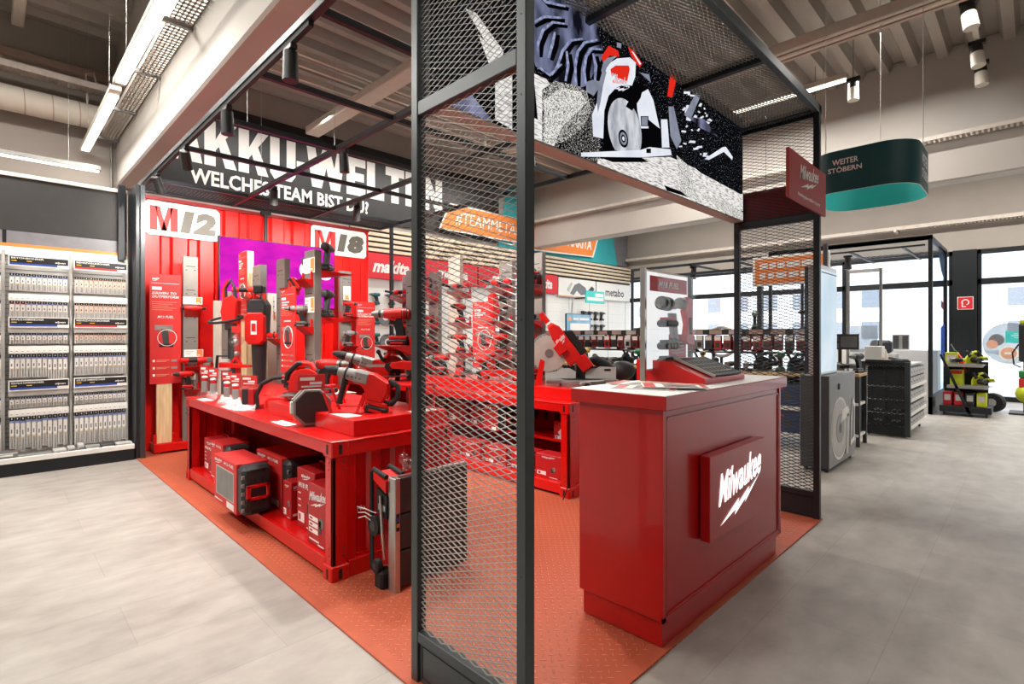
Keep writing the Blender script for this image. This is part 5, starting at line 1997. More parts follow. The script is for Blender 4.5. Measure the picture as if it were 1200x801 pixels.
# work light with frame
t = E('work_light', 'black framed work light standing behind the blister packs', 'work light', (1.72, 5.93, .009), WY + .78)
q = MB().tube([(-.09, 0, .85), (-.07, 0, 1.13), (.10, 0, 1.13), (.12, 0, .85)], .014, 'rubber', 8)
q.build('frame', t)
MB().box(-.04, .06, -.02, .02, .98, 1.10, 'light_grey', .006).build('lamp_head', t)
MB().box(-.02, .05, -.02, .02, 0, .98, 'dark_grey').build('stand', t)
# posts' brackets and tools
for (x, y, z, l) in ((2.16, 5.12, 1.74, 'impact driver standing nose up between the two tall table posts'),):
    bracket((2.076, 5.02, 1.80), WY, .2, .12, 'red bracket under the nose-up impact driver between the tall posts')
    tool('impact', 'tool_red', 'black', (2.02, 5.00, 1.85), (0, -1.0, 3 * PI / 4), 'red impact driver standing on the highest left bracket of the left table', None, False, 1.2)
for z, l in ((1.88, 'upper'), (1.45, 'lower')):
    t = E('tool_bracket', 'red pointed bracket on the right side of the widest table post, %s one' % l, 'shelf bracket', (2.15, 4.68, z))
    MB().prism([(0, 0), (.34, .05), (0, .07)], -.07, .07, 'red').build('shelf', t)
    tool('drill', 'charcoal', 'charcoal', (2.24, 4.66, z + .072), PI / 4, 'dark cordless drill seen from behind on the %s right bracket of the widest table post' % l, None, False, 1.15)
    bracket((2.076, 4.72, z - .02), WY, .2, .09, 'red bracket on the front of the widest table post, %s one' % l)
    if l == 'lower':
        tool('drill', 'tool_grey', 'black', (2.0, 4.78, z - .018), PI - .5, 'compact grey drill on the lower front bracket of the widest table post', None, False, .9)
price_card((2.075, 4.83, 1.92), WY, 'large price card with orange picture near the top of the widest table post', .24, .14)
price_card((2.075, 4.80, 1.56), WY, 'price card with orange picture in the middle of the widest table post', .2, .14)
price_card((2.072, 5.56, 1.50), WY, 'tall white price card on the left grey table post', .09, .26, True, True)
bracket((2.076, 5.40, 1.32), WY, .22, .1, 'red bracket low on the left grey table post')
tool('tube', 'tool_red', 'black', (2.0, 5.40, 1.322), PI / 2, 'slim red tool on the low bracket of the left grey table post')
bracket((2.096, 6.12, 1.78), WY, .22, .12, 'red bracket high on the grey post beside the narrow red board')
tool('grinder', 'tool_red', 'black', (2.02, 6.10, 1.782), -PI / 4, 'red grinder on the high bracket beside the narrow red board')
tool('drill', 'tool_red', 'black', (2.02, 5.92, 1.60), 0.6, 'red and black drill above the leaf blower').scale = (.9, .9, .9)
bracket((2.096, 5.96, 1.598), WY, .2, .16, 'red bracket above the leaf blower')

# ================================================================ FOLDED TOOL STAND LEANING AT THE TABLE END
t = E('folding_workbench', 'folded work table with dark panels and aluminium edge standing at the near table end', 'folding table', (1.49, 2.36, 0))
q = MB()
q.box(.035, .50, .0, .05, .03, .215, 'charcoal', .004)
q.box(.035, .50, .0, .05, .222, .405, 'charcoal', .004)
q.box(.035, .50, .0, .05, .412, .60, 'charcoal', .004)
q.build('panel', t)
MB().box(0, .035, -.01, .055, .0, .605, 'steel', .004).box(.035, .5, .012, .04, .60, .607, 'steel').build('edge_profile', t)
MB().box(.008, .028, -.012, -.009, .33, .42, 'black').box(.01, .026, -.013, -.012, .38, .40, 'blue').box(.01, .026, -.013, -.012, .35, .37, 'orange').build('sticker', t)
q = MB()
q.tube([(.0, .07, .60), (.0, .20, .62), (.0, .22, .60), (.0, .22, .08), (.0, .12, .05)], .013, 'rubber', 8)
q.tube([(.10, .07, .60), (.10, .20, .62), (.10, .22, .60), (.10, .22, .08)], .013, 'rubber', 8)
q.tube([(-.02, .10, .50), (-.02, .08, .30), (-.0, .09, .16)], .008, 'steel', 6)
q.build('folding_leg', t)
q = MB().prism([(.055, .50), (.16, .53), (.16, .40), (.055, .38)], -.01, .04, 'black', 0, 'x')
q.prism([(.055, .52), (.18, .57), (.18, .61), (.055, .58)], -.015, .10, 'tool_red', 0, 'x')
q.box(-.015, .03, .06, .13, .42, .45, 'steel')
q.build('clamp', t)
MB().box(.04, .12, .06, .19, .1, .5, 'box_red', .01).build('storage_box', t)
for (yy, z, r) in ((.15, .33, .052), (.13, .12, .035)):
    MB().lathe([(0, r), (.03, r)], (-.035, yy, z), (1, 0, 0), 'rubber', 18).lathe([(-.004, r * .5), (.0, r * .5)], (-.035, yy, z), (1, 0, 0), 'dark_grey', 14).build('wheel', t)
MB().box(-.03, .05, .07, .15, .0, .10, 'rubber', .012).build('foot_block', t)
q = MB()
for i in range(3):
    q.tube([(-.01, .16, .33 + i * .03), (-.06, .19, .38 + i * .02), (-.07, .24, .36 + i * .03)], .003, 'white', 5)
q.build('cable_tie', t)
q = MB()
rr = random.Random(2)
for i in range(9):
    q.sphere((.12 + rr.uniform(-.05, .05), .03 + rr.uniform(-.02, .02), .65 + rr.uniform(-.02, .05)), .04, 'plastic', (rr.uniform(.4, 1), rr.uniform(.4, 1), 1), 7)
q.build('plastic_bag', t)
MB().text('No', 0, .05, 0, .03, 0, 'rope_white', 0, .0).build('end_lettering', isl, (.16, .018, .36))
# ================================================================ SECOND TABLE: POSTS, BOARDS, TOOLS, MITRE SAW
zz = .896
P2 = [(5.95, 'first'), (5.35, 'second'), (4.05, 'fourth'), (3.62, 'fifth')]
for i, (y, o) in enumerate(P2):
    slot_post('display_post', (3.95, y + .1, zz), WY, .2, .06, 1.25 if i < 3 else 1.3, 'grey slotted post on the second red table behind the mesh, %s from the back wall' % o)
t = E('wood_slab', 'pale wooden plank standing on the second table, seen through the mesh', 'plank', (3.93, 5.02, zz), WY)
MB().box(0, .22, 0, .05, 0, 1.40, 'cream', .002).build('slab', t)
info_board((3.80, 4.42, 1.0), WY, .36, .72, 'red information board on the second table, seen through the near mesh pillar', None)
t = E('wood_slab', 'short wooden plank under the red board on the second table', 'plank', (3.84, 4.32, zz), WY)
MB().box(0, .16, 0, .03, 0, .3, 'pine', .002).build('slab', t)
kinds = ['drill', 'impact', 'grinder', 'circ', 'recip', 'jig', 'drill', 'nailer', 'grinder', 'impact', 'sander', 'circ']
n = 0
for i, (y, o) in enumerate(P2 + [(4.72, 'third')]):
    for j, z in enumerate((1.15, 1.5, 1.85)):
        k = kinds[n % 12]
        n += 1
        bracket((3.94, y, z), WY, .24, .2, 'red bracket on the second table, %s post from the back, %s row' % (o, ['bottom', 'middle', 'top'][j]))
        tool(k, 'tool_red', 'black', (3.84, y, z + .002), [PI / 2, 3 * PI / 4, PI][n % 3], 'red %s on the second table, %s bracket of the %s post from the back' % (CATN[k], ['bottom', 'middle', 'top'][j], o), None, False, 1.0)
for i, (y, k) in enumerate(((5.8, 'circ'), (5.45, 'grinder'), (5.15, 'circ'), (4.85, 'drill'), (4.5, 'sander'), (4.15, 'drill'), (3.8, 'recip'), (3.5, 'circ'))):
    tool(k, 'tool_red', 'black', (3.68, y, zz), 2.4, 'red %s standing on the second table top, %s from the back wall' % (CATN[k], ORD[i]), None, False, 1.1)
# mitre saw
t = E('mitre_saw', 'red mitre saw with tilted blade and grey turntable on the second table', 'mitre saw', (3.83, 2.93, zz), -PI / 4)
q = MB().lathe([(0, .20), (.03, .21), (.05, .21), (.055, .19)], (0, 0, 0), (0, 0, 1), 'dull_steel', 30)
q.box(-.33, .33, -.07, .09, .02, .055, 'dull_steel', .006)
q.box(-.05, .05, -.30, .0, .015, .05, 'dull_steel', .01)
q.build('turntable', t)
MB().cyl((0, -.26, .03), (0, -.36, .03), .022, 'black', 10).build('mitre_handle', t)
for sx in (-1, 1):
    q = MB().prism([(sx * .045, .055), (sx * .33, .055), (sx * .33, .16), (sx * .18, .165), (sx * .15, .15), (sx * .10, .15), (sx * .045, .12)], .075, .095, 'light_grey', 0)
    q.box(sx * .25 - .03, sx * .25 + .03, .072, .075, .125, .145, 'black')
    q.build('fence', t)
q = MB().prism([(.1, .04), (.2, .06), (.2, .22), (.12, .30), (.06, .22)], -.04, .04, 'black', .01, 'x')
q.build('arm_pivot', t)
T = Matrix.Translation((0, .10, .24)) @ Matrix.Rotation(math.radians(-38), 4, 'Y')
hd = MB().lathe([(-.0015, .165), (.0015, .165)], (-.20, -.03, .22), (0, 1, 0), 'blade_steel', 40)
hd.lathe([(-.008, .04), (.008, .04)], (-.20, -.03, .22), (0, 1, 0), 'dull_steel', 18)
for a in range(30):
    aa = a * PI / 15
    hd.box(-.20 + .165 * math.cos(aa) - .006, -.20 + .165 * math.cos(aa) + .006, -.032, -.028, .22 + .165 * math.sin(aa) - .006, .22 + .165 * math.sin(aa) + .006, 'blade_steel')
hd.xf(T).build('blade', t)
MB().prism(arc(-.20, .22, .185, 60, 200, 14) + [(-.20, .22)], .0, .02, 'tool_grey', .004).xf(T).build('upper_guard', t)
q = MB().prism([(-.12, .0), (.02, .0), (.03, .36), (.0, .42), (-.06, .42), (-.10, .30)], -.05, .045, 'tool_red', .015)
q.prism([(-.14, .14), (-.05, .14), (-.05, .26), (-.14, .24)], -.08, -.02, 'tool_red', .01)
q.logo(-.095, .01, .20, .29, -.051, 'rope_white')
q.prism([(-.06, -.12), (.06, -.12), (.06, .02), (-.06, .02)], -.05, .04, 'tool_red', .01)
q.xf(T).build('motor_housing', t)
q = MB().cyl((-.03, 0, .40), (-.03, 0, .56), .026, 'tool_red', 12).cyl((-.03, 0, .43), (-.03, 0, .45), .03, 'paper', 12)
q.xf(T).build('carry_handle', t)
MB().prism([(.03, .0), (.09, .02), (.10, .26), (.03, .30)], -.045, .045, 'black', .012).xf(T).build('motor_cover', t)
MB().prism([(.06, -.10), (-.08, -.10), (-.10, -.20), (.02, -.24)], -.02, .03, 'black', .006).xf(T).build('lower_arm', t)
q = MB()
q.tube([(.06, .18, .20), (.16, .22, .22), (.26, .24, .16), (.32, .24, .10)], [.03, .05, .06, .05], 'rubber', 10)
q.build('hose', t)
MB().sphere((.42, .22, .12), .10, 'charcoal', (1.25, .8, .95), 12).build('dust_bag', t)
# small red mount beside the blade
MB().prism([(0, 0), (.06, 0), (.09, .22), (.05, .24)], 0, .05, 'red').build('upright', None, (3.58, 3.28, zz), WY + .7, 'small slanted red upright left of the mitre saw blade', 'stand')
MB().box(0, .10, 0, .12, 0, .30, 'charcoal', .01).box(-.001, 0, .01, .11, .22, .28, 'dark_grey').build('charger', None, (3.60, 3.46, zz), WY + .7, 'dark upright charger left of the mitre saw, by the mesh pillar post', 'charger')

# ================================================================ LEFT DRILL BIT SHELVES
t = E('gondola_shelf', 'white wall shelving with drill bits at the far left, with dark base', 'shelving', (-1.35, 6.93, 0))
ox = 1.35
q = MB()
q.box(0, ox + 1.12, .44, .48, 0, 2.20, 'light_grey')
for i in range(44):
    q.box(0, ox + 1.12, .437, .44, .18 + i * .045, .185 + i * .045, 'mid_grey')
q.build('back_panel', t)
MB().box(0, ox + 1.12, 0, .44, .0, .125, 'frame_dark', .003).box(ox + .118, ox + .128, -.002, .0, 0, .12, 'black').build('base', t)
MB().box(0, ox + 1.12, -.015, .02, .125, .175, 'paper', .003).build('label_strip', t)
MB().box(0, ox + 1.12, .02, .44, .125, .135, 'light_grey').build('base_shelf', t)
q = MB()
for x in (.10, .11 + .505, 1.095):
    q.box(ox + x - .012, ox + x + .012, .28, .44, .135, 2.2, 'light_grey', .002)
q.build('upright', t)
q = MB()
q.box(0, ox + .095, .44, .46, 2.2, 2.42, 'mid_grey', .002)
q.box(ox + .125, ox + 1.12, .44, .46, 2.2, 2.42, 'mid_grey', .002)
q.box(ox + .095, ox + .125, .445, .46, 2.2, 2.42, 'black')
q.box(0, ox + 1.12, .43, .44, 2.255, 2.29, 'orange')
q.box(0, ox + 1.12, .42, .44, 2.17, 2.255, 'paper')
q.build('fascia', t)
q = MB().box(0, ox + 1.12, .44, .50, 2.42, 2.97, 'dark_wall')
q.box(0, ox + 1.12, .42, .50, 2.97, 3.01, 'cream', .004)
q.build('upper_panel', t)
MB().box(1.03, 1.10, 7.30, 7.42, 2.2, 3.05, 'frame_dark', .003).build('post_cap', label='dark corner upright between the drill bit shelves and the booth', cat='post')
MB().box(1.135, 1.165, 6.93, 7.42, 0, 3.0, 'frame_dark').build('side_screen', label='dark narrow screen closing the right side of the drill bit shelves', cat='panel')

bays = [(.14, .585, 'left bay'), (.635, 1.08, 'right bay')]
rows = [(1.80, .17, 'first', 'spot'), (1.53, .165, 'second', 'mix'), (1.265, .11, 'third', 'short'), (.93, .235, 'fourth', 'long'), (.625, .11, 'fifth', 'short'), (.20, .35, 'sixth', 'xlong')]
PK = {}


def pack(w_, h, band, style):
    key = (w_, h, band, style)
    if key in PK:
        return PK[key]
    q = MB().box(-w_ / 2, w_ / 2, 0, .012, 0, h, 'pack_white', .0015)
    q.box(-w_ / 2, w_ / 2, -.0008, 0, h * .86, h, 'black')
    q.box(-w_ * .36, w_ * .36, -.0007, 0, h * .03, h * .38, 'light_grey')
    q.box(-w_ * .12, w_ * .12, -.0012, 0, h * .9, h * .95, 'paper')
    q.box(-w_ / 2, w_ / 2, -.001, 0, h * .80, h * .86, band)
    q.box(-w_ * .46, w_ * .46, -.001, 0, h * .42, h * .78, 'paper' if band != 'peach' else 'peach_pale')
    q.box(-w_ * .2, w_ * .1, -.0014, 0, h * .48, h * .60, 'mid_grey')
    q.cyl((0, -.004, h * .04), (0, -.004, h * .36), .004, 'steel', 6)
    q.box(-w_ * .25, w_ * .2, -.0014, 0, h * .36, h * .385, 'tool_yellow')
    q.tube([(0, .006, h * .94), (0, .20, h * .95)], .0025, 'steel', 4)
    PK[key] = q.mesh()
    return PK[key]


rr = random.Random(9)
for b, (x0, x1, bn) in enumerate(bays):
    for (z, h, rn, st) in rows:
        n = 11
        w_ = (x1 - x0) / n
        for i in range(n):
            band = 'pale_blue' if (b == 0 and rn != 'second') or rn in ('fourth', 'fifth', 'sixth') else ('peach' if b == 1 else ('board_red' if i < 3 else 'pale_blue'))
            hh = h * (1.0 if st != 'xlong' or b == 1 else .92 + .10 * ((i * 7) % 3) / 2)
            zz0 = z + h - hh
            if st == 'long' and b == 0 and i > 6:
                hh, zz0 = h * 1.16, z - h * .16
            o = link('drill_bit_pack', pack(round(w_ * .80, 4), round(hh, 3), band, st), None, (x0 + w_ * (i + .5), 7.16 + rr.uniform(-.004, .004), zz0), rr.uniform(-.1, .1),
                     'hanging drill bit pack in the %s row of the %s, %s from the left' % (rn, bn, ORD[i]), 'drill bit pack', 'drill bit packs in the %s row of the %s' % (rn, bn))
    for k, (z0, z1) in enumerate(((1.695, 1.765), (1.17, 1.245), (.545, .615))):
        q = MB().box(0, x1 - x0 + .01, -.004, .004, 0, z1 - z0, 'white', .001)
        for i in range(11):
            q.box(.006 + i * .0405, .038 + i * .0405, -.006, -.004, .01, z1 - z0 - .012, 'paper')
            q.box(.012 + i * .0405, .03 + i * .0405, -.0064, -.006, .022, .027, 'mid_grey')
        q.build('price_rail', None, (x0 - .005, 7.13, z0), 0, 'white price rail across the %s of drill bits, %s from the top' % (bn, ORD[k]), 'price rail', 'price rails on the drill bit shelves')
    for k, (z, bl, tt) in enumerate(((2.04, 'blue' if b == 0 else 'board_red', ['BETONBOHRER', 'MEHRZWECKBOHRER'][b]), (1.43, 'blue' if b == 0 else 'board_red', ['SDS-PLUS HAMMERBOHRER', 'MEHRZWECKBOHRER'][b]), (.80, 'blue', 'SDS-PLUS HAMMERBOHRER'))):
        t2 = E('shelf_sign', 'black header strip with white lettering, %s of drill bits, %s from the top' % (bn, ORD[k]), 'sign', (x0 - .005, 7.12, z))
        W = x1 - x0 + .01
        MB().box(0, W, 0, .01, 0, .105, 'paper', .001).build('board', t2)
        q = MB().box(.008, W - .006, -.001, 0, .032, .096, 'black')
        q.box(.008, W * .8, -.001, 0, .012, .032, bl)
        q.text(tt, .02, .26 if b == 0 or k == 2 else .30, .07, .088, -.001, 'white', 0, .02, 0, .0006)
        q.box(.02, .06, -.0016, -.001, .048, .056, 'tool_yellow')
        q.box(.13, .17, -.0016, -.001, .048, .056, 'tool_yellow')
        q.text('alpen', W * .76, W * .94, .044, .066, -.001, 'white', .2, .03, 0, .0006)
        q.build('print', t2)
        if k:
            q = MB()
            q.box(0, W, .02, .05, -.05, -.004, 'light_grey')
            q.build('hook_rail', t2)
# the sliver of a third bay at the photo edge
for (z, h, rn, st) in rows:
    for i in range(2):
        link('drill_bit_pack', pack(.036, round(h, 3), 'board_red' if rn == 'third' else 'pale_blue', st), None, (.02 + i * .045, 7.16, z), 0,
             'drill bit pack at the very left photo edge, %s row, %s of two' % (rn, ORD[i]), 'drill bit pack', 'drill bit packs at the left photo edge')
# boxes on the base shelf
for i, (x, w_, d, h, c) in enumerate(((-.16, .36, .2, .04, 'dark_grey'), (-.16, .36, .2, .04, 'dull_steel'), (.18, .27, .12, .05, 'dull_steel'), (.46, .10, .14, .06, 'light_grey'), (.57, .06, .14, .07, 'light_grey'), (.65, .05, .14, .09, 'light_grey'), (.71, .12, .12, .06, 'tool_grey'), (.84, .12, .12, .06, 'dark_grey'), (.97, .14, .12, .055, 'light_grey'))):
    z = .136 + (.041 if i == 1 else 0)
    q = MB().box(0, w_, 0, d, 0, h, c, .004)
    q.box(w_ * .1, w_ * .9, -.001, 0, h * .3, h * .7, 'paper' if c != 'light_grey' else 'mid_grey')
    q.build('storage_box', None, (x, 6.97, z), 0, ['dark flat box low on the base of the drill bit shelves at the left edge', 'grey flat box stacked on the dark one at the left edge', 'wide silver box on the base shelf', 'pale small box on the base shelf, left of two narrow ones', 'first narrow pale box on the base shelf', 'second narrow pale box on the base shelf', 'grey box right of the narrow boxes on the base shelf', 'dark box on the base shelf under the right bay', 'long pale box at the right end of the base shelf'][i], 'box')
q = MB().cyl((0, 0, 0), (.34, .05, .02), .03, 'charcoal', 12).cyl((.34, .05, .02), (.40, .06, .023), .032, 'black', 12).cyl((.27, .04, .016), (.29, .043, .017), .031, 'board_red', 12)
q.build('handle_bar', None, (-.40, 5.1, .93), .05, 'black padded handle end poking in at the left edge of the photo', 'handle')
# ================================================================ FAR TOOL TABLES (bench running along the aisle)
def bench(x, y0, y1, label):
    t = E('tool_bench', label, 'tool bench', (x, y0, 0))
    L = y1 - y0
    MB().box(0, .75, 0, L, .85, .885, 'sand', .003).build('worktop', t)
    q = MB()
    for z in (.12, .45):
        q.box(.05, .72, .02, L - .02, z, z + .02, 'light_grey')
        q.box(.03, .05, .02, L - .02, z - .02, z + .03, 'paper')
    q.build('shelf', t)
    q = MB()
    nn = max(2, int(L / 1.25) + 1)
    for i in range(nn):
        yy = .0 + i * (L - .04) / (nn - 1)
        q.box(.02, .06, yy, yy + .04, 0, .85, 'dark_grey')
        q.box(.68, .72, yy, yy + .04, 0, 1.42, 'dark_grey')
    q.build('leg', t)
    MB().box(.50, .75, .02, L - .02, 1.10, 1.12, 'dark_grey').build('upper_tier', t)
    q = MB().box(.44, .455, .02, L - .02, 1.36, 1.44, 'dark_wall')
    for i in range(int(L / .28)):
        q.box(.436, .44, .06 + i * .28, .24 + i * .28, 1.37, 1.43, 'ledge_paint' if i % 3 else 'light_grey')
    q.build('price_strip', t)
    q = MB().box(.45, .73, .02, L - .02, 1.36, 1.38, 'dark_grey')
    q.build('top_tier', t)
    MB().box(.70, .71, .03, L - .03, .15, .84, 'frame_dark').build('back_panel', t)
    return t


bench(6.95, 1.98, 6.2, 'long bench crowded with power tools in front of the windows, behind the red counter')
bench(7.35, 6.35, 8.9, 'bench with circular saws in front of the sale wall, behind the mitre saw')
t = E('tool_bench', 'short end of a tool bench right of the lit white panel', 'tool bench', (7.42, 1.50, 0))
MB().box(0, .42, 0, .42, .85, .885, 'sand', .003).build('worktop', t)
for (x, y) in ((.02, 0), (.38, 0), (.02, .38), (.38, .38)):
    MB().box(x, x + .04, y, y + .04, 0, .85, 'dark_grey').build('leg', t)
q = MB()
for z in (.12, .5):
    q.box(0, .42, 0.01, .41, z, z + .03, 'paper')
q.build('shelf', t)
MB().box(.05, .4, .04, .4, .15, .85, 'frame_dark').build('inner_box', t)
cl = ['tool_dark_teal', 'black', 'tool_yellow', 'charcoal', 'black', 'charcoal', 'tool_dark_teal', 'tool_green', 'dark_grey', 'black']
kk = ['circ', 'jig', 'grinder', 'drill', 'recip', 'sander', 'circ', 'drill', 'impact', 'grinder']
cname = dict(tool_dark_teal='teal', tool_teal='teal', tool_green='green', black='black', charcoal='dark grey', tool_yellow='yellow', blue='blue', dark_grey='grey')
ORD2 = ORD + ['seventeenth', 'eighteenth', 'nineteenth', 'twentieth', 'twenty-first']
n = 0
for row, (dx, z, nm) in enumerate(((.2, .886, 'front'), (.60, 1.121, 'upper'), (.60, 1.441, 'top'))):
    y = 2.1
    i = 0
    rr = random.Random(20 + row)
    while y < 6.1:
        k, c = kk[(i * 3 + row * 4) % 10], cl[(i * 7 + row * 3) % 10]
        if row == 2 and i % 3:
            pass
        elif not (row == 2 and y > 3.4):
            tool(k, c, 'black', (6.95 + dx - (.02 if row == 0 else 0) + rr.uniform(-.02, .02), y, z), rr.choice([PI, 3 * PI / 4, 2.6, 3.5]), '%s %s, %s row of the long bench, %s place from near end' % (cname[c], CATN[k], nm, ORD2[i]), 'power tools in the %s row of the long bench' % nm, True, 1.15)
        y += .22 if row else .205
        i += 1
for i, (y, c) in enumerate(((6.55, 'charcoal'), (6.85, 'tool_grey'), (7.15, 'tool_dark_teal'), (7.45, 'tool_dark_teal'), (7.75, 'black'), (8.05, 'tool_green'), (8.35, 'tool_red'), (8.65, 'black'))):
    tool('circ', c, 'black', (7.50, y, .886), 2.5, '%s circular saw on the rear bench, %s from the right' % (cname.get(c, 'red'), ORD[i]), 'circular saws on the rear bench', True, 1.3)
    tool('drill' if i % 2 else 'jig', cl[i], 'black', (7.93, y, 1.121), 2.5, '%s tool on the raised tier of the rear bench, %s from the right' % (cname[cl[i]], ORD[i]), 'tools on the raised tier of the rear bench', True, 1.1)
for i, (y, k, c) in enumerate(((1.57, 'drill', 'black'), (1.70, 'grinder', 'black'), (1.84, 'recip', 'tool_yellow'))):
    tool(k, c, 'black', (7.62, y, .886), 2.8, '%s %s on the short bench end right of the lit panel' % (cname[c], CATN[k]), None, True, 1.1)
t = E('tool_sign', 'small grey sign board with print above the short bench end', 'sign', (7.8, 2.0, 1.17), WY)
MB().box(.19, .23, .005, .015, -.285, 0, 'dark_grey').build('stem', t)
MB().box(0, .42, 0, .02, 0, .20, 'dark_grey').box(.02, .2, -.001, 0, .11, .17, 'mid_grey').box(.22, .40, -.001, 0, .03, .17, 'mid_grey').box(.02, .2, -.001, 0, .02, .08, 'mid_grey').build('board', t)
rr = random.Random(31)
PKM = {}
for c in ('dark_red', 'light_grey', 'charcoal', 'tool_grey', 'box_red'):
    q = MB().box(-.01, .03, -.055, .055, -.20, 0, c, .006)
    q.box(-.012, -.01, -.045, .045, -.07, -.01, 'paper')
    q.box(-.013, -.01, -.03, .03, -.17, -.10, 'black')
    PKM[c] = q.mesh()
for i in range(30):
    c = rr.choice(['dark_red', 'dark_red', 'light_grey', 'charcoal', 'tool_grey', 'box_red'])
    link('accessory_pack', PKM[c], None, (6.95 + .40, 2.12 + i * .135, 1.355 - rr.uniform(0, .01)), 0, 'accessory pack hanging under the long bench price strip, %s from the near end' % (ORD2 + ['twenty-second', 'twenty-third', 'twenty-fourth', 'twenty-fifth', 'twenty-sixth', 'twenty-seventh', 'twenty-eighth', 'twenty-ninth', 'thirtieth'])[i], 'accessory pack', 'packs hanging under the long bench price strip')
for i in range(17):
    c = rr.choice(['dark_red', 'light_grey', 'light_grey', 'charcoal', 'tool_grey', 'box_red'])
    link('accessory_pack', PKM[c], None, (7.35 + .40, 6.48 + i * .14, 1.355), 0, 'accessory pack hanging under the rear bench price strip, %s from the right' % ORD2[i], 'accessory pack', 'packs hanging under the rear bench price strip')
# boxed tools below the bench
for i, (y, z) in enumerate(((2.05, .141), (2.55, .141), (2.05, .471), (2.55, .471), (3.1, .471), (3.1, .141))):
    t = E('tool_carton', 'dark blue tool carton below the long bench, %s shelf, %s from the near end' % ('upper' if z > .3 else 'lower', {2.05: 'first', 2.55: 'second', 3.1: 'third'}[y]), 'box', (7.05, y, z), 0, 'dark blue cartons below the long bench')
    MB().box(0, .3, 0, .42, 0, .28, 'bosch_blue', .004).build('box', t)
    q = MB()
    q.text('BOSCH', .06, .24, .19, .23, -.001, 'board_red', 0, .03)
    q.box(.1, .2, -.002, 0, .05, .15, 'mid_grey')
    q.lathe([(-.003, .05), (-.001, .05)], (.28, 0, .11), (0, 1, 0), 'dark_grey', 12)
    q.xf(Matrix.Translation((0, .42, 0)) @ Matrix.Rotation(-PI / 2, 4, 'Z'))
    q.build('print', t)
# edge-on mesh end screen of the bench
t = E('mesh_screen', 'dark mesh end screen of the long bench, seen edge-on beside the far pillar', 'mesh frame', (6.86, 1.90, 0))
for x in (0, .80):
    MB().box(x, x + .04, 0, .04, 0, 2.17, 'frame_dark', .003).build('post', t)
q = MB()
expanded(q, .04, .80, .1, 2.13, 'mesh_dark', hw=.04, hh=.02, y=.02, wid=.004)
q.build('mesh_panel', t)
MB().box(.04, .8, .005, .035, 2.13, 2.17, 'frame_dark').box(.04, .8, .005, .035, 0, .1, 'frame_dark').build('crossbar', t)
# wheel-like ring, dark panel and extras by the bench
q = MB().tube([(0, .24 * math.cos(a), .24 * math.sin(a)) for a in [i * PI / 16 for i in range(32)]], .03, 'light_grey', 8, True)
q.box(-.02, .02, -.02, .02, -1.25, -.24, 'dark_grey')
q.tube([(0, .17 * math.cos(a), .17 * math.sin(a)) for a in [i * PI / 16 for i in range(32)]], .01, 'dull_steel', 6, True)
q.build('display_ring', None, (8.6, 3.68, 1.25), 0, 'big pale ring standing behind the long bench in front of the window', 'ring')
q = MB().box(0, .02, 0, .8, 0, .35, 'charcoal')
for i in range(4):
    q.prism([(.05 + i * .2, .05), (.10 + i * .2, .05), (.2 + i * .2, .32), (.15 + i * .2, .32)], -.002, 0, 'peach', 0, 'x')
q.build('demo_panel', None, (7.72, 4.0, 1.13), 0, 'dark demonstration panel with slanted stripes on the long bench', 'panel')
# orange sign above the bench
t = E('hanging_sign', 'orange sign with white print in a white border hanging above the long bench', 'sign', (9.0, 3.33, 2.16), WY)
W = 1.13
MB().box(0, W, 0, .04, 0, .48, 'white', .004).build('sign_back', t)
MB().box(.04, W - .04, -.004, 0, .04, .44, 'orange').build('sign_face', t)
q = MB()
for (a, b, z0) in ((.12, .24, .28), (.27, .36, .28), (.39, .50, .28), (.53, .72, .28), (.75, .95, .28), (.12, .20, .12), (.25, .34, .12), (.37, .52, .12), (.56, .70, .12), (.73, .90, .12)):
    q.box(a, b, -.006, -.004, z0, z0 + .09, 'white')
q.build('lettering', t)
q = MB()
for x in (.2, W - .2):
    q.cyl((x, .02, .48), (x, .02, ZC - 2.16), .004, 'dark_grey', 5)
q.build('hanging_wire', t)
t = E('frame_post', 'dark frame post standing behind the lit white panel', 'post', (7.5, 1.86, 0))
MB().box(0, .05, 0, .05, 0, 2.52, 'mid_grey', .003).build('post', t)

# dark frames in the far left of the window zone
t = E('far_frame', 'dark steel frame with thin rails in front of the windows beyond the bench', 'frame', (9.6, 3.4, 0))
for y in (0, 2.6):
    MB().box(0, .05, y, y + .05, 0, 2.75, 'frame_dark', .003).build('post', t)
q = MB()
for z in (2.70, 2.52):
    q.box(0, .05, .05, 2.6, z, z + .05, 'frame_dark')
q.box(.0, 1.6, 1.3, 1.34, 2.70, 2.74, 'frame_dark')
q.box(.0, 1.6, .5, .54, 2.70, 2.74, 'frame_dark')
q.build('rail', t)
track_spot((9.7, 4.7, 2.70), (9.6, 4.9, 0), 'black track spotlight hanging from the far dark frame before the window', 1.3, False)

# ================================================================ LIT PANEL AND GREY CABINET
t = E('cabinet', 'grey steel cabinet with saw blade picture, right of the far mesh pillar', 'cabinet', (5.80, 1.42, 0))
MB().box(0, 1.03, 0, .26, .04, .955, 'tool_grey', .004).build('body', t)
MB().box(-.004, 0, 0.005, .255, .045, .95, 'charcoal').build('side_panel', t)
q = MB().prism(arc(.38, .40, .32, 0, 360, 40), -.004, 0, 'paper')
q.prism(arc(.38, .40, .295, 0, 360, 40), -.006, -.004, 'light_grey')
q.prism(arc(.38, .40, .15, 0, 360, 24), -.008, -.006, 'tool_grey')
q.prism(arc(.38, .40, .05, 0, 360, 16), -.009, -.008, 'dark_grey')
q.prism([(.40, .46), (.72, .50), (.74, .56), (.66, .60), (.44, .58)], -.010, -.004, 'paper')
q.prism([(.60, .10), (.70, .10), (.74, .52), (.64, .52)], -.010, -.004, 'light_grey')
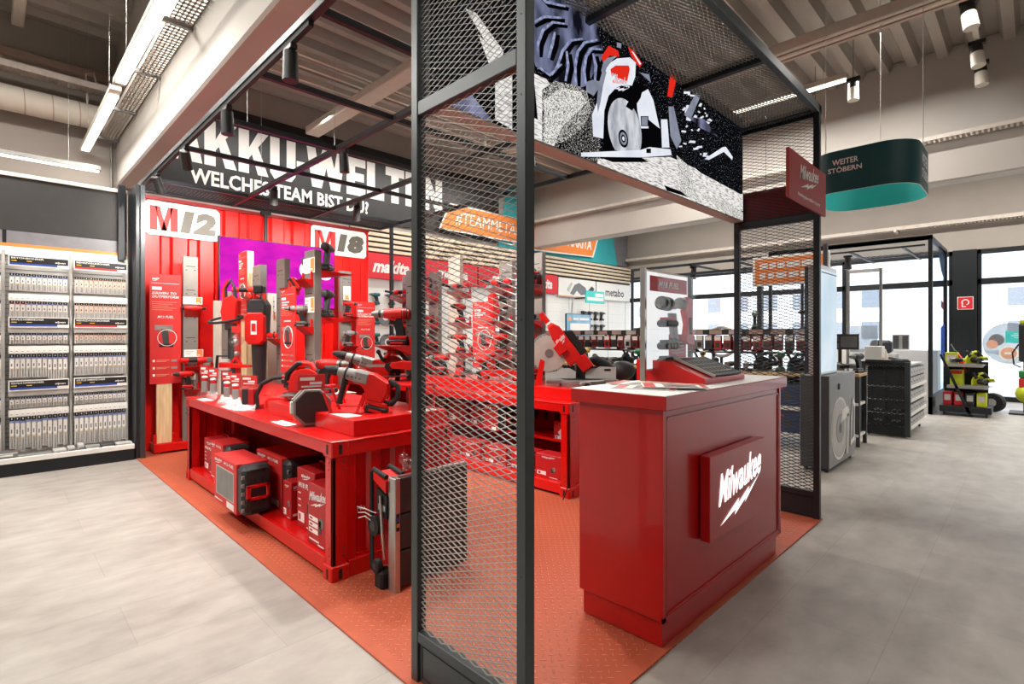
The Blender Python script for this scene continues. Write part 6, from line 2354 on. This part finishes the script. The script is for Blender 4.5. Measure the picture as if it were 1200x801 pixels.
q.prism([(.80, .16), (.98, .20), (1.0, .60), (.90, .68), (.82, .45)], -.007, -.004, 'paper')
q.prism([(.83, .22), (.95, .25), (.97, .56), (.90, .61)], -.009, -.007, 'mid_grey')
q.build('picture', t)
MB().box(.32, .36, -.012, 0, .80, .86, 'black', .003).build('lock', t)
for x in (.05, .95):
    for y in (.04, .22):
        MB().cyl((x, y, 0), (x, y, .04), .02, 'black', 8).build('foot', t)
t = E('lit_display', 'tall glowing white display panel in a silver frame on the grey cabinet', 'light panel', (5.72, 1.50, .957))
MB().box(.08, .70, 0, .10, 0, 1.10, 'steel', .004).build('frame', t)
MB().box(.11, .67, -.004, 0, .03, 1.05, 'lit_panel').build('glowing_face', t)
MB().box(.11, .67, -.007, -.004, 1.02, 1.03, 'dark_grey').build('trim_line', t)

# ================================================================ KIOSK, TROLLEY, CART, STAND
KX, KY = 11.4, 1.24
t = E('glass_kiosk', 'tall black framed kiosk with glass side and mesh roof before the windows', 'kiosk', (KX, KY, 0))
for (x, y) in ((0, 0), (2.1, 0), (0, 2.6), (2.1, 2.6)):
    MB().box(x, x + .06, y, y + .06, 0, 3.06, 'frame_dark', .004).build('post', t)
q = MB()
for (x0, x1, y0, y1) in ((0, 2.16, 0, .06), (0, 2.16, 2.6, 2.66), (0, .06, 0, 2.66), (2.1, 2.16, 0, 2.66)):
    q.box(x0, x1, y0, y1, 3.0, 3.06, 'frame_dark')
q.box(0, .06, 0, 2.66, 3.0, 3.08, 'frame_dark')
q.build('roof_frame', t)
q = MB()
expanded(q, .06, 2.1, 0, 2.5, 'mesh_metal', hw=.09, hh=.05, wid=.006)
q.xf(Matrix.Translation((0, .06, 3.02)) @ Matrix.Rotation(-PI / 2, 4, 'X'))
q.build('mesh_roof', t)
MB().box(.06, 2.1, .02, .03, .30, 3.0, 'kiosk_glass').build('glass_side', t)
MB().box(.0, 2.16, .0, .06, 0, .30, 'frame_dark').build('plinth_panel', t)
q = MB().prism([(1.1, 3.0), (2.1, 3.0), (2.1, 2.4), (1.5, 2.6), (1.2, 2.8)], .031, .033, 'frame_dark')
q.prism([(1.45, .9), (2.1, .9), (2.1, 1.6), (1.45, 1.5)], .031, .033, 'blue')
q.prism([(1.5, 1.9), (1.9, 1.85), (1.9, 2.0), (1.5, 2.03)], .034, .036, 'dark_wall')
q.build('sticker', t)
q = MB()
for y in (.4, 1.2, 2.0):
    q.box(.06, 2.1, y, y + .04, 2.90, 2.93, 'black')
q.box(.0, .04, .1, 2.6, 2.90, 2.93, 'black')
q.build('light_rail', t)
for i, y in enumerate((1.5, 2.0, 2.4)):
    track_spot((KX + .35, KY + y - .18, 2.90), (KX + .2, KY + y - .3, 0), 'black spotlight under the kiosk roof, %s from the right' % ORD[i], 1.4, False)
# glass door frame standing in front of the kiosk
t = E('sample_door', 'narrow grey framed glass pane standing behind the mesh trolley', 'glass panel', (9.3, 2.05, 0), WY)
for x in (0, .42):
    MB().box(x, x + .035, 0, .04, 0, 2.35, 'dull_steel', .003).build('post', t)
MB().box(.035, .42, 0, .04, 2.30, 2.35, 'light_grey', .003).box(.035, .42, 0, .04, .0, .8, 'light_grey', .003).build('rail', t)
MB().box(.035, .42, .015, .02, .8, 2.30, 'glass').build('glass_pane', t)
MB().box(.05, .40, .005, .012, 1.1, 1.5, 'frosted').build('etched_panel', t)
# mesh trolley
t = E('mesh_trolley', 'dark trolley with mesh end and rows of small white drawers, standing on the aisle', 'trolley', (8.5, 1.16, 0))
q = MB()
for y in (0, .50):
    q.box(-.01, .04, y - .01, y + .05, .02, 1.0, 'frame', .003)
q.box(0, .04, 0, .54, .02, .14, 'frame_dark')
q.box(0, .04, 0, .54, .96, 1.0, 'frame_dark')
q.build('end_frame', t)
q = MB()
expanded(q, 0, .46, 0, .82, 'mesh_dark', hw=.03, hh=.014, wid=.005)
q.xf(Matrix.Translation((.02, .50, .14)) @ Matrix.Rotation(-PI / 2, 4, 'Z'))
q.build('mesh_panel', t)
MB().box(.10, 1.4, .04, .50, .93, .96, 'light_grey', .003).box(.06, .12, .0, .5, .96, 1.02, 'black').build('top', t)
MB().box(.3, 1.4, .26, .28, .1, .93, 'dark_grey').build('spine', t)
q = MB()
for z in (.12, .30, .48, .66):
    q.box(.06, 1.4, .0, .5, z, z + .012, 'paper')
    q.box(.06, 1.4, -.012, .0, z - .01, z + .03, 'paper')
q.build('shelf', t)
nn = 0
for j, z in enumerate((.135, .315, .495, .675, .80)):
    for i in range(6):
        q = MB().box(.12 + i * .21, .31 + i * .21, .01, .24, z, z + .12, 'charcoal', .003)
        q.box(.13 + i * .21, .30 + i * .21, .004, .01, z + .01, z + .11, 'light_grey')
        q.box(.19 + i * .21, .24 + i * .21, .0, .004, z + .05, z + .07, 'mid_grey')
        q.build('drawer', t)
MB().box(.10, 1.4, .29, .48, .14, .92, 'charcoal', .004).build('rear_stock', t)
q = MB()
for j, z in enumerate((.20, .34)):
    for i in range(2):
        q.box(.05, .06, .10 + i * .2, .20 + i * .2, z, z + .03, 'light_grey')
q.build('label_plate', t)
for x in (.08, 1.3):
    for y in (.06, .46):
        MB().cyl((x, y - .012, .02), (x, y + .012, .02), .02, 'black', 10).build('caster', t)
q = MB().box(-.1, .1, -.06, .06, 0, .04, 'tool_teal', .01).cyl((-.1, 0, .05), (.14, .03, .07), .02, 'charcoal', 8).box(-.2, -.05, -.05, .03, 0, .07, 'charcoal', .01)
q.build('hand_tool', None, (8.9, 1.35, .962), .6, 'dark hand tool lying on top of the mesh trolley', 'hand tool')
MB().box(0, .22, 0, .2, 0, .24, 'paper', .004).box(.02, .2, -.001, 0, .05, .08, 'peach').build('carton', None, (8.72, 1.50, .962), 0, 'pale carton on the trolley top by the dark post', 'box')
q = MB().cyl((0, 0, 0), (-.04, .05, .18), .03, 'cream', 12)
q.build('paper_roll', None, (9.3, 1.52, .962), 0, 'cream paper roll standing tilted on the trolley', 'roll')
# tilted tool cart
CX, CY = 11.5, 1.16
t = E('tool_cart', 'black cart with slanted arms and shelves of yellow and green tools by the entrance window', 'cart', (CX, CY, 0), WY)
MB().box(0, .66, 0, .55, .06, .17, 'frame_dark', .005).build('base', t)
for y in (0, .51):
    MB().prism([(.0, 1.03), (.035, 1.03), (.42, .04), (.37, .04)], y, y + .04, 'frame_dark', .003).build('arm', t)
for z, x0, x1 in ((.84, .05, .56), (.48, .10, .62)):
    MB().box(x0, x1, .02, .53, z, z + .018, 'tool_grey', .003).box(x0, x1, .0, .02, z - .015, z + .04, 'tool_grey', .002).build('shelf', t)
MB().box(.02, .60, .51, .53, .17, .9, 'frame_dark').build('back_panel', t)
for x in (.06, .38, .60):
    MB().cyl((x - .012, .05, .03), (x + .012, .05, .03), .03, 'dark_grey', 12).build('caster', t)


def on_cart(x, y, z):
    return (CX + y, CY - x, z)


tool('circ', 'lime', 'black', on_cart(.42, .20, .859), 2.4, 'lime green saw on the top shelf of the black cart', None, True, 1.1)
tool('grinder', 'black', 'lime', on_cart(.28, .15, .859), 2.0, 'black and lime grinder in front on the cart top shelf', None, True, 1.1)
tool('recip', 'tool_red', 'black', on_cart(.22, .38, .859), (0, -1.1, 1.2), 'red saw sticking up on the cart top shelf', None, True, .9)
MB().box(0, .2, 0, .17, 0, .20, 'lime', .004).box(-.001, 0, .02, .15, .04, .16, 'peach_pale').build('tool_carton', None, on_cart(.22, .28, .859), 0, 'pale yellow carton at the left of the cart top shelf', 'box')
tool('circ', 'lime', 'charcoal', on_cart(.50, .2, .499), 2.4, 'lime green circular saw on the cart middle shelf', None, True, 1.1)
MB().box(0, .25, 0, .17, 0, .27, 'lime', .004).box(-.001, 0, .01, .16, .20, .26, 'board_red').build('tool_carton', None, on_cart(.30, .12, .499), 0, 'yellow carton with red band on the cart middle shelf', 'box')
for i in range(4):
    MB().box(0, .26, 0, .12, 0, .22, ['box_red', 'box_red', 'charcoal', 'lime'][i], .004).box(-.002, 0, .02, .10, .08, .18, 'light_grey').build('tool_carton', None, on_cart(.16 + i * .145, .08, .171), 0, ['red carton at the left of the cart base', 'second red carton on the cart base', 'black carton on the cart base', 'yellow carton at the right end of the cart base'][i], 'box')
q = MB().lathe([(0, .16), (.06, .17), (.12, .16)], (0, 0, .17), (0, 1, 0), 'rubber', 22).lathe([(-.01, .07), (.13, .07)], (0, 0, .17), (0, 1, 0), 'light_grey', 16)
q.build('wheel', None, (12.6, .50, 0), 1.2, 'black wheel standing at the right of the tool cart', 'wheel')
# stand at the right photo edge
t = E('tool_stand', 'slim stand with coloured garden tools cut off by the right photo edge', 'tool stand', (12.6, .12, 0))
MB().cyl((0, 0, 0), (0, 0, 1.6), .025, 'charcoal', 10).box(-.25, .25, -.2, .2, 0, .03, 'charcoal').build('pole', t)
MB().box(-.06, .06, -.06, .08, .9, 1.55, 'charcoal', .02).box(-.05, .05, -.05, .07, 1.55, 1.62, 'lime', .01).build('holder', t)
MB().sphere((0, .0, .35), .13, 'lime', (1, 1, 1.2)).box(-.08, .08, -.08, .08, .45, .62, 'board_red', .02).box(-.08, .08, -.08, .08, .62, .75, 'tool_green', .02).build('sprayer', t)
MB().tube([(0, .08, 1.2), (0, .16, 1.05), (0, .14, .85), (0, .05, .8)], .012, 'rubber', 6).build('hose', t)
# fire sign
t = E('fire_sign', 'small red fire hose sign on the dark pillar by the entrance window', 'sign', (XW - .14, 1.17, 1.90), WY)
MB().box(0, .26, 0, .01, 0, .27, 'white', .002).build('sign_back', t)
MB().box(.012, .248, -.002, 0, .012, .258, 'makita_red').build('sign_face', t)
q = MB().tube([(.13 + .055 * math.cos(a), -.004, .15 + .055 * math.sin(a)) for a in [i * PI / 8 for i in range(-3, 11)]], .012, 'white', 6)
q.box(.07, .09, -.005, -.002, .05, .15, 'white').box(.09, .14, -.005, -.002, .05, .07, 'white')
q.build('symbol', t)
# round window sticker
t = E('window_sticker', 'large round grey sticker with teal field on the entrance window', 'sticker', (XW - .02, .36, 1.19), WY)
r = .42
MB().prism(arc(0, 0, r, 0, 360, 48), 0, .004, 'frosted').build('disc', t)
q = MB().prism([(-.07, .01), (.37, .01), (.30, .25), (-.07, .25)], -.003, 0, 'turquoise')
q.prism(arc(-.20, .07, .12, 0, 360, 20), -.003, 0, 'mid_grey')
q.prism(arc(-.27, -.02, .09, 0, 360, 20), -.004, 0, 'peach')
q.prism(arc(-.02, -.2, .16, 22.5, 382.5, 8), -.004, 0, 'white')
q.prism(arc(-.02, -.2, .12, 0, 360, 24), -.006, -.004, 'peach')
q.box(.02, .30, -.0045, -.003, .15, .165, 'white')
q.box(.06, .30, -.0045, -.003, .11, .12, 'white')
q.box(.05, .22, -.0045, -.003, .19, .2, 'white')
q.box(-.08, .04, -.0075, -.006, -.22, -.18, 'white')
q.build('print', t)
# box fan-like bench objects near the kiosk window
MB().box(0, .3, 0, .5, 0, 1.0, 'light_grey', .01).box(-.002, 0, .05, .45, .1, .9, 'cream').build('cabinet', None, (12.4, 1.9, 0), 0, 'pale low cabinet inside the glass kiosk', 'cabinet')
MB().box(0, .25, 0, .35, .0, .26, 'charcoal', .05).build('dark_pouch', None, (12.42, 1.98, 1.001), 0, 'dark rounded pouch on the pale cabinet inside the kiosk', 'pouch')
t = E('code_plate', 'small dark square plate standing on the bench by the kiosk window', 'sign', (13.9, 2.2, 1.05), WY)
MB().box(0, .30, 0, .02, 0, .32, 'tool_grey').box(.02, .12, -.001, 0, .02, .30, 'dark_grey').box(.18, .28, -.001, 0, .02, .30, 'dark_grey').build('plate', t)
MB().box(0, .5, 0, 2.4, 0, 1.05, 'white', .01).build('window_bench', None, (13.6, 1.4, 0), 0, 'low white bench along the window behind the kiosk', 'bench')

# ================================================================ small pieces become sub-parts of the part they sit on
PAIR = {'trigger': 'handle', 'chuck': 'body', 'nose_cone': 'body', 'disc': 'gear_head', 'guard': 'gear_head', 'shoe': 'body', 'grip_band': 'body',
        'print': ('box', 'sleeve', 'card', 'board', 'pages', 'disc'), 'side_print': 'box', 'latch': 'shell', 'lettering': ('board', 'sign_face', 'sign_board', 'panel', 'outer_band'),
        'foot': 'plinth', 'lens': 'lamp_head', 'rivet': 'kick_panel', 'glass_pane': 'window_frame', 'letter': 'plate', 'number': 'plate', 'sign_face': 'sign_back',
        'display': 'bezel', 'header_print': 'back_panel', 'tray_edge': 'tablet', 'lock': 'body', 'diffuser': 'housing', 'gearbox': 'body', 'blade_guard': 'blade'}
for o in list(COL.objects):
    if o.type != 'EMPTY' or o.parent:
        continue
    ch = list(o.children)
    for c in ch:
        base = c.name.split('.')[0]
        tg = PAIR.get(base)
        if not tg or c.parent != o or c.location.length > 1e-6 or c.children:
            continue
        for tn in ((tg,) if isinstance(tg, str) else tg):
            m_ = [k for k in ch if k.name.split('.')[0] == tn and k.parent == o and k.location.length < 1e-6 and k is not c]
            if m_:
                c.parent = m_[0]
                break
